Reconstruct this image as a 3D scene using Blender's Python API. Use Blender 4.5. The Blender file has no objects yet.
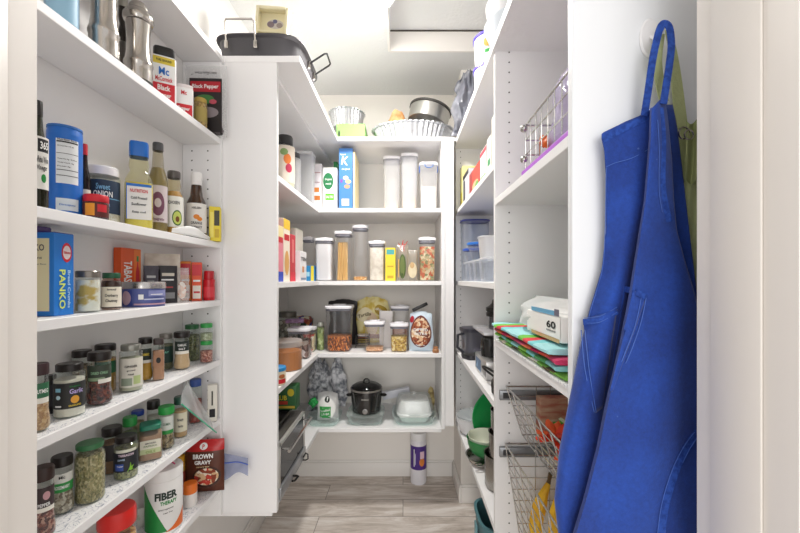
import bpy, bmesh, math, random
from mathutils import Vector, Matrix, noise
random.seed(7)
PI = math.pi
C = bpy.context.scene.collection
# camera model: focal length in pixels, principal point, eye height
F = 380.0; CX = 403.0; CY = 279.0; H = 1.26
def XP(px, Y): return (px-CX)*Y/F
def YP(px, x): return x*F/(px-CX)
def ZP(py, Y): return H-(py-CY)*Y/F

# ------------------------------------------------------------------ materials
_m = {}
def lin(c):
    return tuple((v/12.92 if v <= .04045 else ((v+.055)/1.055)**2.4) for v in c)
def hexc(s):
    return lin(tuple(int(s[i:i+2], 16)/255 for i in (0, 2, 4)))
def mat(hx, rough=.5, metal=0.0, spec=.5, bump=0, bscale=60, emis=0, coat=0, trans=0):
    key = (hx, rough, metal, spec, bump, bscale, emis, coat, trans)
    if key in _m: return _m[key]
    m = bpy.data.materials.new('mat_'+hx); m.use_nodes = True
    nt = m.node_tree; b = nt.nodes['Principled BSDF']
    c = hexc(hx)
    b.inputs['Base Color'].default_value = (*c, 1)
    b.inputs['Roughness'].default_value = rough
    b.inputs['Metallic'].default_value = metal
    b.inputs['Specular IOR Level'].default_value = spec
    b.inputs['Coat Weight'].default_value = coat
    if emis:
        b.inputs['Emission Color'].default_value = (*c, 1)
        b.inputs['Emission Strength'].default_value = emis
    if bump:
        tc = nt.nodes.new('ShaderNodeTexCoord'); n = nt.nodes.new('ShaderNodeTexNoise')
        n.inputs['Scale'].default_value = bscale
        bp = nt.nodes.new('ShaderNodeBump'); bp.inputs['Strength'].default_value = bump
        bp.inputs['Distance'].default_value = .01
        nt.links.new(tc.outputs['Object'], n.inputs['Vector'])
        nt.links.new(n.outputs['Fac'], bp.inputs['Height'])
        nt.links.new(bp.outputs['Normal'], b.inputs['Normal'])
    _m[key] = m
    return m
def speck(cols, scale=150, rough=.7, stretch=(1, 1, 1), bump=.5):
    """granular material: voronoi cells coloured from a list"""
    key = ('speck', tuple(cols), scale, rough, stretch)
    if key in _m: return _m[key]
    m = bpy.data.materials.new('speck'); m.use_nodes = True
    nt = m.node_tree; b = nt.nodes['Principled BSDF']
    b.inputs['Roughness'].default_value = rough
    tc = nt.nodes.new('ShaderNodeTexCoord'); mp = nt.nodes.new('ShaderNodeMapping')
    mp.inputs['Scale'].default_value = stretch
    v = nt.nodes.new('ShaderNodeTexVoronoi'); v.inputs['Scale'].default_value = scale
    sep = nt.nodes.new('ShaderNodeSeparateColor')
    r = nt.nodes.new('ShaderNodeValToRGB'); r.color_ramp.interpolation = 'CONSTANT'
    el = r.color_ramp.elements
    while len(el) < len(cols): el.new(.5)
    for i, cc in enumerate(cols):
        el[i].position = i/len(cols); el[i].color = (*hexc(cc), 1)
    bp = nt.nodes.new('ShaderNodeBump'); bp.inputs['Strength'].default_value = bump; bp.inputs['Distance'].default_value = .003
    L = nt.links
    L.new(tc.outputs['Object'], mp.inputs['Vector']); L.new(mp.outputs['Vector'], v.inputs['Vector'])
    L.new(v.outputs['Color'], sep.inputs['Color']); L.new(sep.outputs['Red'], r.inputs['Fac'])
    L.new(r.outputs['Color'], b.inputs['Base Color'])
    L.new(v.outputs['Distance'], bp.inputs['Height']); L.new(bp.outputs['Normal'], b.inputs['Normal'])
    _m[key] = m
    return m
def blend(c1, c2, scale=20, rough=.6, lo=.4, hi=.6, stretch=(1, 1, 1), metal=0, detail=4, bump=0):
    key = ('blend', c1, c2, scale, rough, lo, hi, stretch, metal)
    if key in _m: return _m[key]
    m = bpy.data.materials.new('blend'); m.use_nodes = True
    nt = m.node_tree; b = nt.nodes['Principled BSDF']
    b.inputs['Roughness'].default_value = rough; b.inputs['Metallic'].default_value = metal
    tc = nt.nodes.new('ShaderNodeTexCoord'); mp = nt.nodes.new('ShaderNodeMapping')
    mp.inputs['Scale'].default_value = stretch
    n = nt.nodes.new('ShaderNodeTexNoise'); n.inputs['Scale'].default_value = scale; n.inputs['Detail'].default_value = detail
    r = nt.nodes.new('ShaderNodeValToRGB'); el = r.color_ramp.elements
    el[0].position = lo; el[1].position = hi
    el[0].color = (*hexc(c1), 1); el[1].color = (*hexc(c2), 1)
    L = nt.links
    L.new(tc.outputs['Object'], mp.inputs['Vector']); L.new(mp.outputs['Vector'], n.inputs['Vector'])
    L.new(n.outputs['Fac'], r.inputs['Fac']); L.new(r.outputs['Color'], b.inputs['Base Color'])
    if bump:
        bp = nt.nodes.new('ShaderNodeBump'); bp.inputs['Strength'].default_value = bump; bp.inputs['Distance'].default_value = .004
        L.new(n.outputs['Fac'], bp.inputs['Height']); L.new(bp.outputs['Normal'], b.inputs['Normal'])
    _m[key] = m
    return m
def clear(tint='ffffff', haze=.0, rough=.04, edge=.25, hazecol='ffffff', bump=0):
    """thin clear glass or plastic: see-through with fresnel reflection and a little haze"""
    key = ('clear', tint, haze, rough, edge, hazecol, bump)
    if key in _m: return _m[key]
    m = bpy.data.materials.new('clear'); m.use_nodes = True
    nt = m.node_tree; nt.nodes.clear()
    out = nt.nodes.new('ShaderNodeOutputMaterial')
    t = nt.nodes.new('ShaderNodeBsdfTransparent'); t.inputs['Color'].default_value = (*hexc(tint), 1)
    g = nt.nodes.new('ShaderNodeBsdfGlossy'); g.inputs['Roughness'].default_value = rough
    g.inputs['Color'].default_value = (.95, .97, 1, 1)
    lw = nt.nodes.new('ShaderNodeLayerWeight'); lw.inputs['Blend'].default_value = edge
    mr = nt.nodes.new('ShaderNodeMapRange'); mr.inputs['To Min'].default_value = .02; mr.inputs['To Max'].default_value = .42
    mx = nt.nodes.new('ShaderNodeMixShader')
    L = nt.links
    L.new(lw.outputs['Facing'], mr.inputs['Value']); L.new(mr.outputs['Result'], mx.inputs['Fac'])
    L.new(t.outputs[0], mx.inputs[1]); L.new(g.outputs[0], mx.inputs[2])
    last = mx
    if bump:
        tc = nt.nodes.new('ShaderNodeTexCoord'); n = nt.nodes.new('ShaderNodeTexNoise'); n.inputs['Scale'].default_value = 40
        bp = nt.nodes.new('ShaderNodeBump'); bp.inputs['Strength'].default_value = bump; bp.inputs['Distance'].default_value = .02
        L.new(tc.outputs['Object'], n.inputs['Vector']); L.new(n.outputs['Fac'], bp.inputs['Height'])
        L.new(bp.outputs['Normal'], g.inputs['Normal']); L.new(bp.outputs['Normal'], lw.inputs['Normal'])
    if haze:
        d = nt.nodes.new('ShaderNodeBsdfDiffuse'); d.inputs['Color'].default_value = (*hexc(hazecol), 1)
        tr = nt.nodes.new('ShaderNodeBsdfTranslucent'); tr.inputs['Color'].default_value = (*hexc(hazecol), 1)
        m1 = nt.nodes.new('ShaderNodeMixShader'); m1.inputs['Fac'].default_value = .5
        m2 = nt.nodes.new('ShaderNodeMixShader'); m2.inputs['Fac'].default_value = haze
        L.new(d.outputs[0], m1.inputs[1]); L.new(tr.outputs[0], m1.inputs[2])
        L.new(mx.outputs[0], m2.inputs[1]); L.new(m1.outputs[0], m2.inputs[2]); last = m2
    L.new(last.outputs[0], out.inputs['Surface'])
    _m[key] = m
    return m
GLASS = clear('f6faf8', .04)
PLAST = clear('ffffff', .05, .12)
FROST = clear('fafbfd', .38, .25)
BAG = clear('fafafa', .22, .15, .45, bump=.6)
WHITE = mat('f2f2f0', .45)
MELA = mat('f2f1f1', .42, spec=.35)
STEEL = mat('b9b4ae', .22, 1.0)
CHROME = mat('d0d0d0', .12, 1.0)
BLACK = mat('161616', .4)
DARK = mat('26262a', .5)

# ------------------------------------------------------------------ mesh builder
class B:
    def __init__(s): s.bm = bmesh.new(); s.mats = []
    def mi(s, m):
        if m not in s.mats: s.mats.append(m)
        return s.mats.index(m)
    def box(s, x0, x1, y0, y1, z0, z1, m, bev=0, seg=2):
        i = s.mi(m)
        vs = [s.bm.verts.new((x, y, z)) for x in (x0, x1) for y in (y0, y1) for z in (z0, z1)]
        fs = []
        for q in ((0, 1, 3, 2), (4, 6, 7, 5), (0, 4, 5, 1), (2, 3, 7, 6), (0, 2, 6, 4), (1, 5, 7, 3)):
            f = s.bm.faces.new([vs[k] for k in q]); f.material_index = i; fs.append(f)
        if bev:
            es = list({e for f in fs for e in f.edges})
            r = bmesh.ops.bevel(s.bm, geom=es+vs, offset=bev, segments=seg, affect='EDGES', profile=.5)
            for f in r['faces']: f.material_index = i
        return s
    def face(s, pts, m):
        f = s.bm.faces.new([s.bm.verts.new(p) for p in pts]); f.material_index = s.mi(m); return s
    def grid(s, fn, nu, nv, m, closeu=False, thick=None):
        i = s.mi(m) if not callable(m) else None
        V = [[s.bm.verts.new(fn(a/nu, b/nv)) for b in range(nv+1)] for a in range(nu if closeu else nu+1)]
        n = len(V)
        for a in range(nu):
            for b in range(nv):
                q = [V[a][b], V[(a+1) % n][b], V[(a+1) % n][b+1], V[a][b+1]]
                try:
                    f = s.bm.faces.new(q); f.material_index = i if i is not None else s.mi(m((a+.5)/nu, (b+.5)/nv)); f.smooth = True
                except ValueError: pass
        return V
    def lathe(s, prof, m, seg=32, n=2, sx=1, sy=1, flute=0, fn=40, cx=0, cy=0, caps=True, arc=None, rot=0):
        """prof: (r,z[,mat]) list; n: superellipse exponent (2 round, 6 square)"""
        rings = []
        a0, a1 = (0, 2*PI) if arc is None else arc
        full = arc is None
        N = seg if full else seg+1
        for p in prof:
            r, z = p[0], p[1]
            if r <= 1e-6 and full:
                rings.append([s.bm.verts.new((cx, cy, z))]); continue
            ring = []
            for k in range(N):
                a = a0+(a1-a0)*k/seg+rot
                c, sn = math.cos(a), math.sin(a)
                q = 1 if n == 2 else (abs(c)**n+abs(sn)**n)**(-1/n)
                if n != 2:
                    pass
                rr = r*q*(1+flute*math.cos(fn*a)) if flute else r*q
                ring.append(s.bm.verts.new((cx+rr*c*sx, cy+rr*sn*sy, z)))
            rings.append(ring)
        for j in range(len(rings)-1):
            mm = prof[j+1][2] if len(prof[j+1]) > 2 and prof[j+1][2] else m
            i = s.mi(mm); A, Bq = rings[j], rings[j+1]
            for k in range(seg):
                k2 = (k+1) % N if full else k+1
                if len(A) == 1 and len(Bq) == 1: continue
                if len(A) == 1: q = [A[0], Bq[k2], Bq[k]]
                elif len(Bq) == 1: q = [A[k], A[k2], Bq[0]]
                else: q = [A[k], A[k2], Bq[k2], Bq[k]]
                f = s.bm.faces.new(q); f.material_index = i; f.smooth = True
        if caps and full:
            for ring, rev in ((rings[0], True), (rings[-1], False)):
                if len(ring) > 2:
                    f = s.bm.faces.new(ring[::-1] if rev else ring)
                    f.material_index = s.mi((prof[0] if rev else prof[-1])[2] if len(prof[0 if rev else -1]) > 2 and prof[0 if rev else -1][2] else m)
        return s
    def tube(s, pts, r, m, seg=8, closed=False, flat=None):
        pts = [Vector(p) for p in pts]; n = len(pts); i = s.mi(m); rings = []
        up = None
        for k in range(n):
            if closed: d = (pts[(k+1) % n]-pts[k-1]).normalized()
            else: d = (pts[min(k+1, n-1)]-pts[max(k-1, 0)]).normalized()
            if up is None:
                up = Vector((0, 0, 1)) if abs(d.z) < .9 else Vector((1, 0, 0))
            up = (up-d*up.dot(d))
            if up.length < 1e-5: up = d.orthogonal()
            up.normalize(); sd = d.cross(up)
            rk = r[k] if isinstance(r, (list, tuple)) else r
            f1, f2 = (flat or (1, 1))
            rings.append([s.bm.verts.new(pts[k]+(up*math.cos(2*PI*j/seg)*f1+sd*math.sin(2*PI*j/seg)*f2)*rk) for j in range(seg)])
        for k in range(n if closed else n-1):
            A, Bq = rings[k], rings[(k+1) % n]
            for j in range(seg):
                f = s.bm.faces.new([A[j], A[(j+1) % seg], Bq[(j+1) % seg], Bq[j]]); f.material_index = i; f.smooth = True
        if not closed:
            for ring in (rings[0][::-1], rings[-1]):
                f = s.bm.faces.new(ring); f.material_index = i
        return s
    def prism(s, poly, y0, y1, m, axis='y'):
        i = s.mi(m)
        def P(a, b, t):
            return (a, t, b) if axis == 'y' else ((a, b, t) if axis == 'z' else (t, a, b))
        A = [s.bm.verts.new(P(a, b, y0)) for a, b in poly]; Bq = [s.bm.verts.new(P(a, b, y1)) for a, b in poly]
        n = len(poly)
        fs = [s.bm.faces.new(A), s.bm.faces.new(Bq[::-1])]
        for k in range(n): fs.append(s.bm.faces.new([A[k], Bq[k], Bq[(k+1) % n], A[(k+1) % n]]))
        for f in fs: f.material_index = i
        return s
    def ball(s, c, r, m, sc=(1, 1, 1), seg=12, jit=0):
        i = s.mi(m); g = bmesh.ops.create_uvsphere(s.bm, u_segments=seg, v_segments=seg//2+1, radius=1)
        for v in g['verts']:
            p = Vector((v.co.x*sc[0], v.co.y*sc[1], v.co.z*sc[2]))*r
            if jit: p *= 1+jit*noise.noise(p/r*1.7+Vector(c)*50)
            v.co = p+Vector(c)
        for v in g['verts']:
            for f in v.link_faces: f.material_index = i; f.smooth = True
        return s
    def xf(s, M):
        bmesh.ops.transform(s.bm, matrix=M, verts=s.bm.verts); return s
    def obj(s, name, parent=None, loc=(0, 0, 0), rz=0, rot=None, sharp=35, label=None):
        bmesh.ops.recalc_face_normals(s.bm, faces=s.bm.faces)
        me = bpy.data.meshes.new(name); s.bm.to_mesh(me); s.bm.free()
        for m in s.mats: me.materials.append(m)
        for p in me.polygons: p.use_smooth = True
        me.set_sharp_from_angle(angle=math.radians(sharp))
        o = bpy.data.objects.new(name, me); C.objects.link(o)
        o.location = loc; o.rotation_euler = rot or (0, 0, rz)
        if parent: o.parent = parent
        if label: o['label'] = label
        return o

def tag(o, label, cat, group=None, kind=None):
    o['label'] = label; o['category'] = cat
    if group: o['group'] = group
    if kind: o['kind'] = kind
    return o
def thing(name, label, cat, loc=(0, 0, 0), rz=0, group=None, rot=None):
    o = bpy.data.objects.new(name, None); C.objects.link(o); o.empty_display_size = .02
    o.location = loc; o.rotation_euler = rot or (0, 0, rz)
    return tag(o, label, cat, group)
def struct(name, b):
    o = b.obj(name); o['kind'] = 'structure'; return o

# ------------------------------------------------------------------ lettering
_tc = {}
def text_tris(txt, bold=0):
    k = (txt, bold)
    if k in _tc: return _tc[k]
    cu = bpy.data.curves.new('t', 'FONT'); cu.body = txt; cu.size = 1; cu.offset = bold; cu.resolution_u = 2
    cu.align_x = 'CENTER'
    o = bpy.data.objects.new('t', cu); C.objects.link(o)
    dg = bpy.context.evaluated_depsgraph_get()
    me = bpy.data.meshes.new_from_object(o.evaluated_get(dg))
    vs = [(v.co.x, v.co.y) for v in me.vertices]; fs = [tuple(p.vertices) for p in me.polygons]
    bpy.data.objects.remove(o); bpy.data.curves.remove(cu); bpy.data.meshes.remove(me)
    xs = [v[0] for v in vs]; ys = [v[1] for v in vs]
    x0, x1, y0, y1 = min(xs), max(xs), min(ys), max(ys)
    vs = [((x-(x0+x1)/2)/(x1-x0), (y-(y0+y1)/2)/(y1-y0)) for x, y in vs]
    _tc[k] = (vs, fs, (x1-x0)/(y1-y0)); return _tc[k]
def lettering(parent, items, place, name='lettering'):
    """items: (text, u, v, height, width or None, mat, angle, bold); place(u,v)->local xyz"""
    b = B()
    for it in items:
        txt, u, v, h, w, m = it[:6]; ang = it[6] if len(it) > 6 else 0; bold = it[7] if len(it) > 7 else .02
        vs, fs, asp = text_tris(txt, bold)
        if w is None: w = h*asp
        ca, sa = math.cos(ang), math.sin(ang); i = b.mi(m)
        V = []
        for x, y in vs:
            x *= w; y *= h
            V.append(b.bm.verts.new(place(u+x*ca-y*sa, v+x*sa+y*ca)))
        for f in fs:
            try: ff = b.bm.faces.new([V[k] for k in f]); ff.material_index = i
            except ValueError: pass
    return b.obj(name, parent)
def on_cyl(r): return lambda u, v: (r*math.sin(u/r), -r*math.cos(u/r), v)
def on_front(y): return lambda u, v: (u, y, v)
def on_left(x): return lambda u, v: (x, -u, v)      # viewer at -x, right is -y
def on_right(x): return lambda u, v: (x, u, v)      # viewer at +x, right is +y
def shapes(parent, items, place, name):
    """flat printed shapes on a surface: ('rect',u0,u1,v0,v1,mat) ('ell',u,v,a,b,mat) ('poly',pts,mat)"""
    b = B(); place0 = place
    for kk, it in enumerate(items):
        def place(u, v, kk=kk):
            p = Vector(place0(u, v)); n = (Vector(place0(u+1e-4, v))-p).cross(Vector(place0(u, v+1e-4))-p)
            return p+n.normalized()*.00022*kk
        m = it[-1]; i = b.mi(m)
        if it[0] == 'rect':
            u0, u1, v0, v1 = it[1:5]; n = max(1, int(abs(u1-u0)/.0015))
            lay = 0
            for k in range(n):
                a, c = u0+(u1-u0)*k/n, u0+(u1-u0)*(k+1)/n
                f = b.bm.faces.new([b.bm.verts.new(place(*p)) for p in ((a, v0), (c, v0), (c, v1), (a, v1))]); f.material_index = i
        elif it[0] == 'ell':
            u, v, a, c = it[1:5]
            rg = [[b.bm.verts.new(place(u+a*q*math.cos(t*PI/10), v+c*q*math.sin(t*PI/10))) for t in range(20)] for q in (.02, .35, .7, 1)]
            f = b.bm.faces.new(rg[0]); f.material_index = i
            for A_, B_ in zip(rg, rg[1:]):
                for t in range(20):
                    f = b.bm.faces.new([A_[t], A_[(t+1) % 20], B_[(t+1) % 20], B_[t]]); f.material_index = i
        else:
            f = b.bm.faces.new([b.bm.verts.new(place(*p)) for p in it[1]]); f.material_index = i
    return b.obj(name, parent)
# ------------------------------------------------------------------ setting
D = 2.436; CEIL = 2.44; XL = -.737; XR = .62; XB = .327; YB = 2.145
W_WALL = mat('f1efed', .75, bump=.05, bscale=300)
W_BACK = mat('f0ece6', .7)
CEILM = mat('e2e3e3', .9, bump=.25, bscale=90)
TRIM = mat('efece8', .35)
CASE = mat('ece6df', .4)
def floor_mat():
    m = bpy.data.materials.new('plank_floor'); m.use_nodes = True
    nt = m.node_tree; b = nt.nodes['Principled BSDF']; L = nt.links; N = nt.nodes.new
    tc = N('ShaderNodeTexCoord')
    br = N('ShaderNodeTexBrick'); br.inputs['Scale'].default_value = 1; br.inputs['Brick Width'].default_value = 1.2
    br.inputs['Row Height'].default_value = .155; br.inputs['Mortar Size'].default_value = .0018; br.offset = .37
    br.inputs['Color1'].default_value = (0, 0, 0, 1); br.inputs['Color2'].default_value = (1, 1, 1, 1); br.inputs['Mortar'].default_value = (.5, .5, .5, 1)
    L.new(tc.outputs['Object'], br.inputs['Vector'])
    mp = N('ShaderNodeMapping'); mp.inputs['Scale'].default_value = (1.6, 9, 1); L.new(tc.outputs['Object'], mp.inputs['Vector'])
    ad = N('ShaderNodeVectorMath'); ad.operation = 'ADD'; L.new(mp.outputs[0], ad.inputs[0])
    sc = N('ShaderNodeVectorMath'); sc.operation = 'SCALE'; sc.inputs['Scale'].default_value = 3.0; L.new(br.outputs['Color'], sc.inputs[0]); L.new(sc.outputs[0], ad.inputs[1])
    n1 = N('ShaderNodeTexNoise'); n1.inputs['Scale'].default_value = 1.7; n1.inputs['Detail'].default_value = 8; n1.inputs['Roughness'].default_value = .68; n1.inputs['Distortion'].default_value = .9
    L.new(ad.outputs[0], n1.inputs['Vector'])
    r = N('ShaderNodeValToRGB'); e = r.color_ramp.elements
    e[0].position = .33; e[0].color = (*hexc('ab9f93'), 1); e[1].position = .66; e[1].color = (*hexc('f3eee9'), 1)
    k = e.new(.5); k.color = (*hexc('d6ccc3'), 1)
    L.new(n1.outputs['Fac'], r.inputs['Fac'])
    mp2 = N('ShaderNodeMapping'); mp2.inputs['Scale'].default_value = (3, 70, 1); L.new(tc.outputs['Object'], mp2.inputs['Vector'])
    n2 = N('ShaderNodeTexNoise'); n2.inputs['Scale'].default_value = 2; n2.inputs['Detail'].default_value = 4; L.new(mp2.outputs[0], n2.inputs['Vector'])
    mx = N('ShaderNodeMixRGB'); mx.blend_type = 'OVERLAY'; mx.inputs['Fac'].default_value = .35
    L.new(r.outputs['Color'], mx.inputs[1]); L.new(n2.outputs['Fac'], mx.inputs[2])
    mo = N('ShaderNodeMixRGB'); mo.inputs[2].default_value = (*hexc('8c8178'), 1); L.new(br.outputs['Fac'], mo.inputs['Fac']); L.new(mx.outputs[0], mo.inputs[1])
    L.new(mo.outputs[0], b.inputs['Base Color']); b.inputs['Roughness'].default_value = .45
    bp = N('ShaderNodeBump'); bp.inputs['Strength'].default_value = .15; bp.inputs['Distance'].default_value = .002
    L.new(n2.outputs['Fac'], bp.inputs['Height']); L.new(bp.outputs['Normal'], b.inputs['Normal'])
    return m
b = B(); b.box(-1.6, 1.6, -1.6, 2.6, -.05, 0, floor_mat()); struct('floor', b)
b = B(); b.box(XL-.1, XL, .543, D+.1, 0, CEIL+.1, W_WALL); struct('wall_left', b)
b = B(); b.box(XL-.1, XR+.1, D, D+.1, 0, CEIL+.1, W_BACK); struct('wall_back', b)
b = B(); b.box(XR, XR+.1, .543, D, 0, CEIL+.1, W_WALL); struct('wall_right', b)
b = B(); b.box(XB, XR, YB, D, 0, CEIL, W_BACK); struct('wall_far_right', b)
# front wall with the doorway
b = B(); b.box(-1.5, -.523, .403, .543, 0, 2.6, CASE); b.box(.42, 1.5, .403, .543, 0, 2.6, CASE); b.box(-.523, .42, .403, .543, 2.13, 2.6, CASE)
struct('wall_front', b)
# door trim: stepped casing strips and stop on the jambs
b = B(); b.box(.4165, .4195, .4425, .515, 0.0005, 2.129, CASE, .001); struct('trim_1', b)
b = B(); b.box(-.5225, -.5195, .42, .50, 0.0005, 2.129, CASE, .001); struct('trim_2', b)
# ceiling with the attic hatch recess
hx0, hx1, hy0, hy1 = -.078, .50, 1.30, 1.975
b = B(); zc = CEIL
b.box(XL, hx0, .5431, D, zc, zc+.12, CEILM); b.box(hx1, XR, .5431, D, zc, zc+.12, CEILM)
b.box(hx0, hx1, .5431, hy0, zc, zc+.12, CEILM); b.box(hx0, hx1, hy1, D, zc, zc+.12, CEILM)
struct('ceiling', b)
b = B(); t = .012
b.box(hx0+.0002, hx0+t, hy0+.001, hy1-.001, zc+.0005, zc+.105, TRIM); b.box(hx1-t, hx1-.001, hy0+.001, hy1-.001, zc-.003, zc+.105, TRIM)
b.box(hx0+t, hx1-t, hy0+.001, hy0+t, zc-.003, zc+.105, TRIM); b.box(hx0+t, hx1-t, hy1-t, hy1-.001, zc-.003, zc+.105, TRIM)
struct('trim_3', b)
b = B(); b.box(hx0+t+.002, hx1-t-.002, hy0+t+.002, hy1-t-.004, zc+.106, zc+.118, mat('e2e3e2', .8, bump=.2, bscale=60))
b.box(hx0+t, hx1-t, hy1-t-.0035, hy1-t-.0008, zc+.098, zc+.105, mat('4a423c', .9))
tag(b.obj('attic_hatch'), 'white square attic hatch panel recessed in the ceiling', 'hatch')
# baseboards
def baseb(name, boxes):
    b = B()
    for x0, x1, y0, y1 in boxes:
        b.box(x0, x1, y0, y1, 0.0005, .088, TRIM, .002)
        cx0 = x0+(.004 if x1-x0 < .05 and x0 > 0 else 0); cx1 = x1-(.004 if x1-x0 < .05 and x0 < 0 else 0)
        cy0 = y0+(.004 if y1-y0 < .05 else 0)
        b.box(cx0, cx1, cy0, y1, .088, .102, TRIM, .003)
    struct(name, b)
baseb('baseboard_left', [(XL+.0005, XL+.0135, .545, D-.001)])
baseb('baseboard_back', [(XL+.014, XB-.0135, D-.0135, D-.0005)])
baseb('baseboard_right', [(XR-.0135, XR-.0005, .545, YB-.014)])
baseb('baseboard_far_right', [(XB-.013, XB-.0005, YB-.013, D-.001), (XB-.0001, XR-.014, YB-.0135, YB-.0005)])

# ceiling lamp
t = thing('ceiling_light', 'round white dome ceiling light, lit, in front of attic hatch', 'ceiling light', (-.145, 1.545, CEIL-.0006))
b = B(); b.lathe([(0, 0), (.12, 0), (.122, -.006), (.114, -.02), (.10, -.022)], mat('f4f4f2', .4), 48, caps=False); b.obj('trim_ring', t)
b = B(); b.lathe([(.104, -.015), (.10, -.03), (.085, -.048), (.055, -.06), (.02, -.065), (0, -.066)], mat('fffaf2', .3, emis=30), 48, caps=False); b.obj('diffuser', t)

ld = bpy.data.lights.new('dome_lamp', 'AREA'); ld.shape = 'DISK'; ld.size = .19; ld.energy = 6.5; ld.color = (1, .975, .94)
lo = bpy.data.objects.new('dome_lamp', ld); C.objects.link(lo); lo.location = (-.145, 1.545, CEIL-.069)
# ------------------------------------------------------------------ shelving
K1 = 1.288; K2 = 2.022
T = .022
HOLE = mat('3a3532', .9)
def holes_y(b, x_list, y, z0, z1):       # pin holes on a panel face at plane y (seen from -y)
    i = b.mi(HOLE); z = z0
    while z < z1:
        for x in x_list:
            f = b.bm.faces.new([b.bm.verts.new((x+.0026*math.cos(a*PI/4), y-.0004, z+.0026*math.sin(a*PI/4))) for a in range(8)]); f.material_index = i
        z += .032
def shelf(parent, x0, x1, y0, y1, z, name='shelf', t=T):
    b = B(); b.box(x0, x1, y0, y1, z-t, z, MELA, .0012, 1); return b.obj(name, parent)
SP = [2.015, 1.729, 1.382, 1.191, .9925, .796, .572]      # spice shelf heights, top board first
u = thing('spice_shelving', 'shallow white wall shelving full of spice jars on the left', 'shelving unit', (0, 0, 0))
b = B(); b.box(XL+.0005, -.609, K1-.0185, K1-.0005, .467, 1.987, MELA, .001, 1); holes_y(b, (-.705, -.652), K1-.0185, .60, 1.97); b.obj('side_panel', u)
b = B(); b.box(XL+.0005, -.609, .545, .562, .467, 1.987, MELA, .001, 1); b.obj('side_panel', u)
for k, z in enumerate(SP): shelf(u, XL+.0006, -.609 if k else -.604, .5625 if k else .545, (K1-.019 if k else K1-.0006), z if k else 2.006, t=.0195 if k else .018)
LS = [1.637, 1.249, .864, .466]           # deep shelf heights
TOP = 2.017
u = thing('corner_shelving', 'deep white shelving on left wall with tall end panel', 'shelving unit', (0, 0, 0))
b = B(); b.box(XL+.0005, -.4275, K1, K1+.018, .467, TOP-.0225, MELA, .001, 1); b.obj('end_panel', u)
shelf(u, XL+.0005, -.349, K1, D-.0006, TOP, 'top_board')
shelf(u, XL+.0005, -.4505, K1+.0185, D-.0006, TOP-.0227, 'under_board', .018)
for z in LS: shelf(u, XL+.0005, -.4505, K1+.0185, D-.0006, z)
u = thing('back_shelving', 'white shelving unit across the back wall of the pantry', 'shelving unit', (0, 0, 0))
b = B(); b.box(.205, .223, K2, D-.0006, .46, TOP-.0225, MELA, .001, 1)
i = b.mi(HOLE)
b.obj('side_panel', u)
shelf(u, -.3485, .284, K2, D-.0006, TOP, 'top_board')
b = B(); b.box(.2235, .272, K2+.004, K2+.022, .475, TOP-.0225, MELA, .001, 1); b.obj('filler_panel', u)
b = B()
for z in LS: shelf(u, -.45, .2045, K2, D-.0006, z)
u = thing('right_shelving', 'white shelving on right wall in two bays with divider panel', 'shelving unit', (0, 0, 0))
XF = .294; KA = 1.214; KN = .66
b = B(); b.box(XF, XR-.0006, KN, KN+.018, .30, TOP-.0225, mat('eef0f3', .4, spec=.35), .001, 1); b.obj('end_panel', u)
b = B(); b.box(XF, XR-.0006, KA, KA+.018, .30, TOP-.0225, MELA, .001, 1); holes_y(b, (XF+.045, XR-.05), KA, .32, 2.0); b.obj('divider_panel', u)
b = B(); b.box(XB-.032, XR-.0006, YB-.019, YB-.0006, .44, TOP-.0225, MELA, .001, 1); holes_y(b, (XF+.028, XR-.05), YB-.019, .5, 2.0); b.obj('side_panel', u)
shelf(u, XF-.009, XR-.0006, KN, YB-.0006, TOP, 'top_board', .03)
for z in LS: shelf(u, XF, XR-.0006, KA+.0185, YB-.0195, z)
N1, N2 = 1.517, 1.069
for z in (N1, N2): shelf(u, XF, XR-.0006, KN+.0185, KA-.0006, z)

# ------------------------------------------------------------------ camera, light, colour
cam = bpy.data.cameras.new('camera'); co = bpy.data.objects.new('camera', cam); C.objects.link(co)
cam.sensor_width = 36; cam.lens = F/800*36; cam.shift_x = -(CX-400)/800; cam.shift_y = (CY-266.5)/800; cam.clip_start = .02
co.location = (0, 0, H); co.rotation_euler = (PI/2, 0, 0)
bpy.context.scene.camera = co
w = bpy.data.worlds.new('world'); bpy.context.scene.world = w; w.use_nodes = True
w.node_tree.nodes['Background'].inputs['Color'].default_value = (1, .985, .97, 1)
w.node_tree.nodes['Background'].inputs['Strength'].default_value = .5
ld = bpy.data.lights.new('front_fill', 'AREA'); ld.shape = 'RECTANGLE'; ld.size = 3.0; ld.size_y = 2.4; ld.energy = 54; ld.color = (1, .98, .96)  # added fill lamp, unseen behind the camera, brightening the pantry through the doorway
lo = bpy.data.objects.new('front_fill', ld); C.objects.link(lo); lo.location = (0, -4.2, 1.5); lo.rotation_euler = (PI/2, 0, 0)
vs = bpy.context.scene.view_settings
vs.view_transform = 'Standard'; vs.look = 'None'; vs.gamma = 1; vs.use_curve_mapping = False; vs.exposure = .97
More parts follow.
